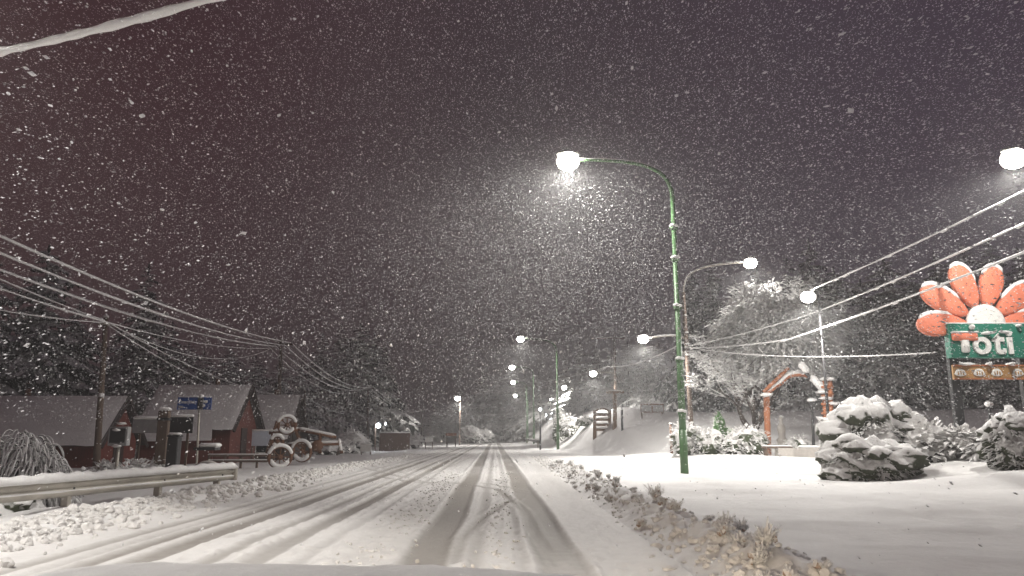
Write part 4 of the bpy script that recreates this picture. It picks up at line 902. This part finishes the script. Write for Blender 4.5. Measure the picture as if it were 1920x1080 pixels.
for (pa, pb, m_) in (((250,786),(298,812),'greysign'),((316,782),(361,812),'dark')):
    q0, q1 = at(*pa,Yb), at(*pb,Yb); o = MB().box((q0+q1)/2, (q1.x-q0.x,.07,q0.z-q1.z), 0, .01).build('panel', m_, t); MB().box(((q0.x+q1.x)/2,Yb,q0.z+.05), (q1.x-q0.x,.13,.11), 0, .04).build('snow_cap', 'snow_cap', o, True)
for px in (262,352): q = at(px,800,Yb); bb = base(px,Yb); MB().box((q.x,Yb+.06,(q.z+bb.z-.2)/2), (.08,.06,q.z-bb.z+.2)).build('leg', 'wood', t)
Yb = 26.4; b = base(311, Yb); t = thing('dark_bin', 'dark open bin with snow on its lid by the timber post', 'bin', b)
q0, q1 = at(318,819,Yb), at(336,845,Yb); x0_, x1_ = q0.x, q1.x; MB().box(((x0_+x1_)/2,Yb,(b.z-.05+q0.z)/2), (x1_-x0_,.34,q0.z-b.z+.05), 0, .03).build('body', 'dark', t); MB().box(((x0_+x1_)/2,Yb,q0.z+.03), (x1_-x0_+.04,.38,.07), 0, .02).build('lid', 'dark', t); MB().box(((x0_+x1_)/2,Yb,q0.z+.10), (x1_-x0_,.34,.09), 0, .04).build('snow_cap', 'snow_cap', t, True)
Yb = 24.0; b = base(223, Yb); t = thing('utility_box', 'grey utility meter box on a thin post, snow on its ledges', 'utility box', b)
MB().tube([b+Vector((0,0,-.2)), at(223,835,Yb)], .05, 8).build('post', 'steel', t, True); q0, q1 = at(208,800,Yb), at(240,836,Yb)
MB().box((q0+q1)/2, (q1.x-q0.x,.24,q0.z-q1.z), 0, .02).build('box', 'greysign', t); MB().box((q0+q1)/2+Vector((0,-.13,.02)), ((q1.x-q0.x)*.8,.03,(q0.z-q1.z)*.75), 0, .01).build('door', 'dark', t)
for px, py, w in ((232,794,.30),(222,806,.34),(222,836,.40)): MB().ico(at(px,py,Yb)+Vector((0,-.1,0)), (w*.7,.14,.045), .2, 2).build('snow_cap', 'snow_cap', t, True)
Yb = 25.0; b = base(388, Yb); t = thing('stone_marker', 'rounded pale stone marker with a snow block on top', 'stone marker', b)
q0, q1 = at(367,846,Yb), at(412,882,Yb); o = []
xc = (q0.x+q1.x)/2; w = (q1.x-q0.x)/2
for k in range(24): a = 2*PI*k/24; o.append((xc+w*math.cos(a)*(1 if math.sin(a) > 0 else 1.02), b.z+.33+(.34*math.sin(a) if math.sin(a) > 0 else .5*math.sin(a))))
MB().puff(o, Yb, .3).build('stone', 'stone', t, True); MB().box((xc-.05,Yb,q0.z+.08), (w*1.7,.5,.10), 0, .02).build('lintel', 'dark', t); MB().box((xc+.05,Yb,q0.z+.19), (w*1.5,.46,.15), 0, .06).build('snow_cap', 'snow_cap', t, True)
for k in range(3): MB().box((xc, Yb-.155, b.z+.22+.13*k), (w*1.2,.015,.03)).build('engraved_line', 'rust', t)
# old wagon wheels and machinery
def wheel(c, R, rz, tilt, label, m='rust'):
    b = Vector((c.x,c.y,g1(c.x,c.y))); t = thing('wagon_wheel', label, 'wheel', b, 'old wheels by the third cabin')
    Rm = Matrix.Rotation(rz,3,'Z') @ Matrix.Rotation(tilt,3,'X')
    ring = [c+Rm @ Vector((R*math.cos(a),0,R*math.sin(a))) for a in np.linspace(0,2*PI,25)]; MB().tube(ring, .085, 8, False).build('rim', m, t, True)
    sp = MB()
    for k in range(8): a = PI*k/8*2; sp.tube([c, c+Rm @ Vector((R*math.cos(a),0,R*math.sin(a)))], .03, 5)
    sp.build('spokes', m, t); MB().ico(c, (.14,.14,.14), .05, 2).build('hub', m, t, True)
    arc = [c+Rm @ Vector(((R+.02)*math.cos(a),-.03,(R+.02)*math.sin(a)))+Vector((0,0,.05)) for a in np.linspace(.15,PI-.15,16)]
    MB().tube(arc, [.03]+[.10]*14+[.03], 8).build('rim_snow', 'snow_cap', t, True)
    arc = [c+Rm @ Vector(((R-.09)*math.cos(a),-.05,(R-.09)*math.sin(a))) for a in np.linspace(PI+.3,2*PI-.3,12)]; MB().tube(arc, [.03]+[.11]*10+[.03], 8).build('lower_snow', 'snow_cap', t, True)
for px, py, Y, R, rz, tl, lab in ((525,857,37,.52,.35,.25,'front snowy wagon wheel lying tilted, its ring fully visible'),(566,846,41,.52,-.2,.15,'second snowy wagon wheel half hidden behind the tilted one'),(538,797,42,.46,.3,.1,'snowy wheel raised highest on the old machine'),(520,828,40,.28,.2,.1,'smallest snowy wheel just above the tilted wheel')):
    wheel(at(px,py,Y), R, rz, tl, lab)
b = base(560, 44); t = thing('old_machine', 'rusty old sawmill machine frame with snowy beams behind the wagon wheels', 'machine', b)
for (a1, a2) in (((505,812),(560,806)),((540,835),(640,832)),((520,790),(500,850)),((545,790),(575,850)),((600,812),(600,850)),((560,806),(630,820)),((636,826),(640,850))):
    q0, q1 = at(*a1,44), at(*a2,44); be_ = MB().tube([q0,q1], .10, 6).build('beam', 'rust', t, True)
    if abs(q0.z-q1.z) < .8: MB().tube([q0+Vector((0,-.02,.11)), q0.lerp(q1,.1)+Vector((0,-.02,.12)), q0.lerp(q1,.9)+Vector((0,-.02,.12)), q1+Vector((0,-.02,.11))], [.03,.09,.09,.03], 6).build('beam_snow', 'snow_cap', be_, True)
MB().box(at(588,836,44.2), (.9,.5,.7), .2, .05).build('engine_block', 'dark', t); MB().tube([at(595,836,43.8), at(595,836,44.6)], .33, 14).build('drum', 'rust', t, True)
# bits further along the left edge
def small_sign(px0, py0, px1, py1, Y, label, cat, m, name, leg=True, cap=True):
    b = base((px0+px1)/2, Y); t = thing(name, label, cat, b); q0, q1 = at(px0,py0,Y), at(px1,py1,Y)
    MB().box((q0+q1)/2, (q1.x-q0.x,.08,q0.z-q1.z), 0, .01).build('panel', m, t)
    if cap: MB().box(Vector(((q0.x+q1.x)/2,Y,q0.z+.06)), ((q1.x-q0.x)*1.02,.2,.13), 0, .05).build('snow_cap', 'snow_cap', t, True)
    for k in (.08,.92):
        x = q0.x+(q1.x-q0.x)*k; z = g1(x,Y); MB().box((x,Y+.08,(z-.2+q1.z+.1)/2), (.09,.07,max(.1,q1.z-z+.3))).build('leg', 'wood', t)
    return t
small_sign(676,833,696,847,66,'small white board close to the ground past the old machine','sign','white','white_board')
small_sign(797,820,812,829,92,'small white sign on two legs by the dark fence','sign','white','roadside_sign')
small_sign(836,812,856,817,104,'orange-topped roadside signboard below the lone street lamp','sign','orangewood','orange_signboard')
small_sign(838,820,855,831,104.3,'dull grey lower board under the orange-topped signboard','sign','greysign','grey_board',cap=False)
b = base(740, 84); t = thing('board_fence', 'brown board fence with snowy top among the low dark trees', 'fence', b); q0, q1 = at(712,812,84), at(768,842,84)
MB().box(((q0.x+q1.x)/2,84,(q0.z+g1(q0.x,84)-.2)/2), (q1.x-q0.x,.08,q0.z-g1(q0.x,84)+.2)).build('boards', planks('fence_boards', (.15,.09,.07), 4, 0), t); MB().box(((q0.x+q1.x)/2,84,q0.z+.06), (q1.x-q0.x,.16,.12), 0, .05).build('snow_cap', 'snow_cap', t, True)
b = base(704, 80); t = thing('yard_lamp_post', 'short post with two small bluish lights by the board fence', 'post lamp', b); q = at(704,790,80); MB().tube([b+Vector((0,0,-.2)), q], .09, 8).build('post', 'wood', t, True)
MB().tube([q, at(722,795,80)], .03, 6).build('arm', 'dark', t)
for px, py, r in ((709,798,.26),(723,795,.12)): c = at(px,py,79.8); MB().ico(c, (r,r*.8,r), .02, 3).build('bulb', 'bulb', t, True)
d = bpy.data.lights.new('yard_light', 'POINT'); d.energy = 90; d.color = (.85,.93,1); d.shadow_soft_size = .2; o = bpy.data.objects.new('yard_light', d); COL.objects.link(o); o.location = at(709,798,79.3)
b = base(632, 62); t = thing('roadside_stake', 'thin wooden stake with a snowy knob past the old machine', 'post', b); MB().tube([b+Vector((0,0,-.2)), at(640,828,62)], .08, 6).build('stake', 'wood', t, True); MB().ico(at(640,828,62), (.14,.14,.1), .2, 2).build('snow_cap', 'snow_cap', t, True)
for i, (px, Y, w, h, lab) in enumerate(((610,70,80,26,'low snowy scrub patch behind the small white board'),(655,74,70,40,'taller snowy scrub beside the yard lamp post'),(760,95,60,26,'snowy scrub at the end of the board fence'),(880,150,50,34,'pale snowy scrub at the road end'),(905,155,40,26,'faint low scrub where the road disappears'))): shrub(px, Y, w, h, lab, None, 'whitetree' if i > 2 else 'droop', 300, True, 'snowy_scrub', .5)
# ------------------------------------------------------------------ the car the picture was taken from
cx = -.45
t = thing('car', 'snow-covered car bonnet at the bottom edge of the view', 'car', (cx, 1.4, 0))
V = []; F_ = []; nx_, ny_ = 34, 16
for j in range(ny_+1):
    for i in range(nx_+1):
        u = i/nx_*2-1; v = j/ny_; y = .85+1.22*v; hw = .95-.10*v**3
        zt = 1.155+.015*(1-v)-.10*max(0,v-.75)**2*8-.09*abs(u)**5-.10*max(0,abs(u)-.86)*5
        V.append((cx+u*hw, y-.20*abs(u)**4*v, zt-.06))
F0 = [(j*(nx_+1)+i, j*(nx_+1)+i+1, (j+1)*(nx_+1)+i+1, (j+1)*(nx_+1)+i) for j in range(ny_) for i in range(nx_)]
hood = MB().add(V, F0).build('bonnet', 'carpaint', t, True); md = hood.modifiers.new('thick', 'SOLIDIFY'); md.thickness = .02
VS = []
for k, (x, y, z) in enumerate(V):
    i = k % (nx_+1); j = k//(nx_+1); ed = min(i, nx_-i, j+3, ny_-j)/3; ed = min(1, ed)
    VS.append((x, y, z+.006+.05*math.sqrt(ed)+.018*(float(vnoise(x*1, y*1, 5, 40))-.5)*ed+.008*(float(vnoise(x,y,17,41))-.5)*ed))
MB().add(VS, F0).build('bonnet_snow', 'snow_cap', hood, True)
MB().box((cx,1.45,.72), (1.84,1.15,.52), 0, .10).build('front_body', 'carpaint', t, True); MB().box((cx,2.02,.45), (1.80,.22,.30), 0, .08).build('bumper', 'dark', t, True); MB().box((cx,2.035,.78), (.9,.06,.22), 0, .02).build('grille', 'dark', t)
for s in (-1,1):
    MB().box((cx+s*.70,2.0,.80), (.34,.12,.16), 0, .04).build('headlight', 'headlens', t, True)
    MB().tube([(cx+s*.92,1.35,.34),(cx+s*.70,1.35,.34)], .34, 20).build('wheel', 'rubber', t, True)
    spot((cx+s*.70,2.12,.82), 380, (1,.82,.60), 84, .9, .06, (math.radians(86),0,math.radians(-4)))
# ------------------------------------------------------------------ falling snow and haze
NF = 330000
u1 = rng.random((NF, 3)); Yf = 2.4+66*u1[:,0]**.62
hw = .80*Yf+2.0; xf = (u1[:,1]*2-1)*hw; zlo = np.maximum(.15, CAMZ-.20*Yf); zhi = np.minimum(23.0, CAMZ+.62*Yf+.8); zf = zlo+(zhi-zlo)*u1[:,2]
NG = 75000; q_ = rng.normal(0, 1, (NG,3))*np.array([5.5,6.5,4.6])+np.array([lp1.x-2.0, lp1.y-3.0, lp1.z-3.6])  # extra flakes massed around the nearest lamp to strengthen its glow
q_[:,1] = np.clip(q_[:,1], 6, 60); q_[:,2] = np.clip(q_[:,2], 1.0, 22.5)
xf = np.concatenate([xf, q_[:,0]]); Yf = np.concatenate([Yf, q_[:,1]]); zf = np.concatenate([zf, q_[:,2]]); NF = NF+NG
zf = np.maximum(zf, gz(xf, Yf, False)+.1)
wd = np.array([-.0575,.965,.25]); wd /= np.linalg.norm(wd)
e1 = wd[None,:]+rng.normal(0,.09,(NF,3)); e1 /= np.linalg.norm(e1,axis=1)[:,None]
e2 = np.cross(e1, rng.normal(0,1,(NF,3))); e2 /= np.linalg.norm(e2,axis=1)[:,None]; e3 = np.cross(e1, e2)
rad = np.clip(rng.lognormal(math.log(.0112), .36, NF), .005, .026)*np.clip(.46+.54*(Yf-2.4)/18, .46, 1); asp = rng.uniform(1.7, 3.8, NF)
rad = np.where((zf < 1.9) & (rng.random(NF) < .9), 1e-4, rad)
C = np.stack([xf,Yf,zf],1); a = (rad*asp)[:,None]*e1; b_ = rad[:,None]*e2*rng.uniform(.7,1.2,(NF,1)); c_ = rad[:,None]*e3*rng.uniform(.5,1,(NF,1))
FV = np.stack([C+a, C-a, C+b_, C-b_, C+c_, C-c_], 1).reshape(-1,3)
T = np.array([[0,2,4],[0,4,3],[0,3,5],[0,5,2],[1,4,2],[1,3,4],[1,5,3],[1,2,5]])
FF = (np.arange(NF)[:,None,None]*6+T[None]).reshape(-1,3)
fl = npmesh('falling_snow', FV, FF, M['flake'], 'stuff', False, nper=3)
m = bpy.data.materials.new('snow_haze'); m.use_nodes = True; nt = m.node_tree; nt.nodes.remove(nt.nodes['Principled BSDF'])
pv = nt.nodes.new('ShaderNodeVolumePrincipled'); pv.inputs['Color'].default_value = (.9,.9,.9,1); pv.inputs['Density'].default_value = .0028; pv.inputs['Anisotropy'].default_value = .5
nt.links.new(pv.outputs[0], nt.nodes['Material Output'].inputs['Volume'])
hz = MB().box((0,175,18), (640,530,52)).build('haze', m); hz['kind'] = 'stuff'
# ------------------------------------------------------------------ render settings
S.view_settings.view_transform = 'Standard'; S.view_settings.look = 'None'; S.view_settings.exposure = 0.4; S.view_settings.gamma = 1
c = S.cycles; c.use_denoising = True; c.denoising_prefilter = 'ACCURATE'; c.max_bounces = 5; c.diffuse_bounces = 3; c.glossy_bounces = 2; c.volume_bounces = 0; c.transmission_bounces = 2; c.caustics_reflective = False; c.caustics_refractive = False
c.sample_clamp_indirect = 4.0
try: c.use_light_tree = True
except Exception: pass
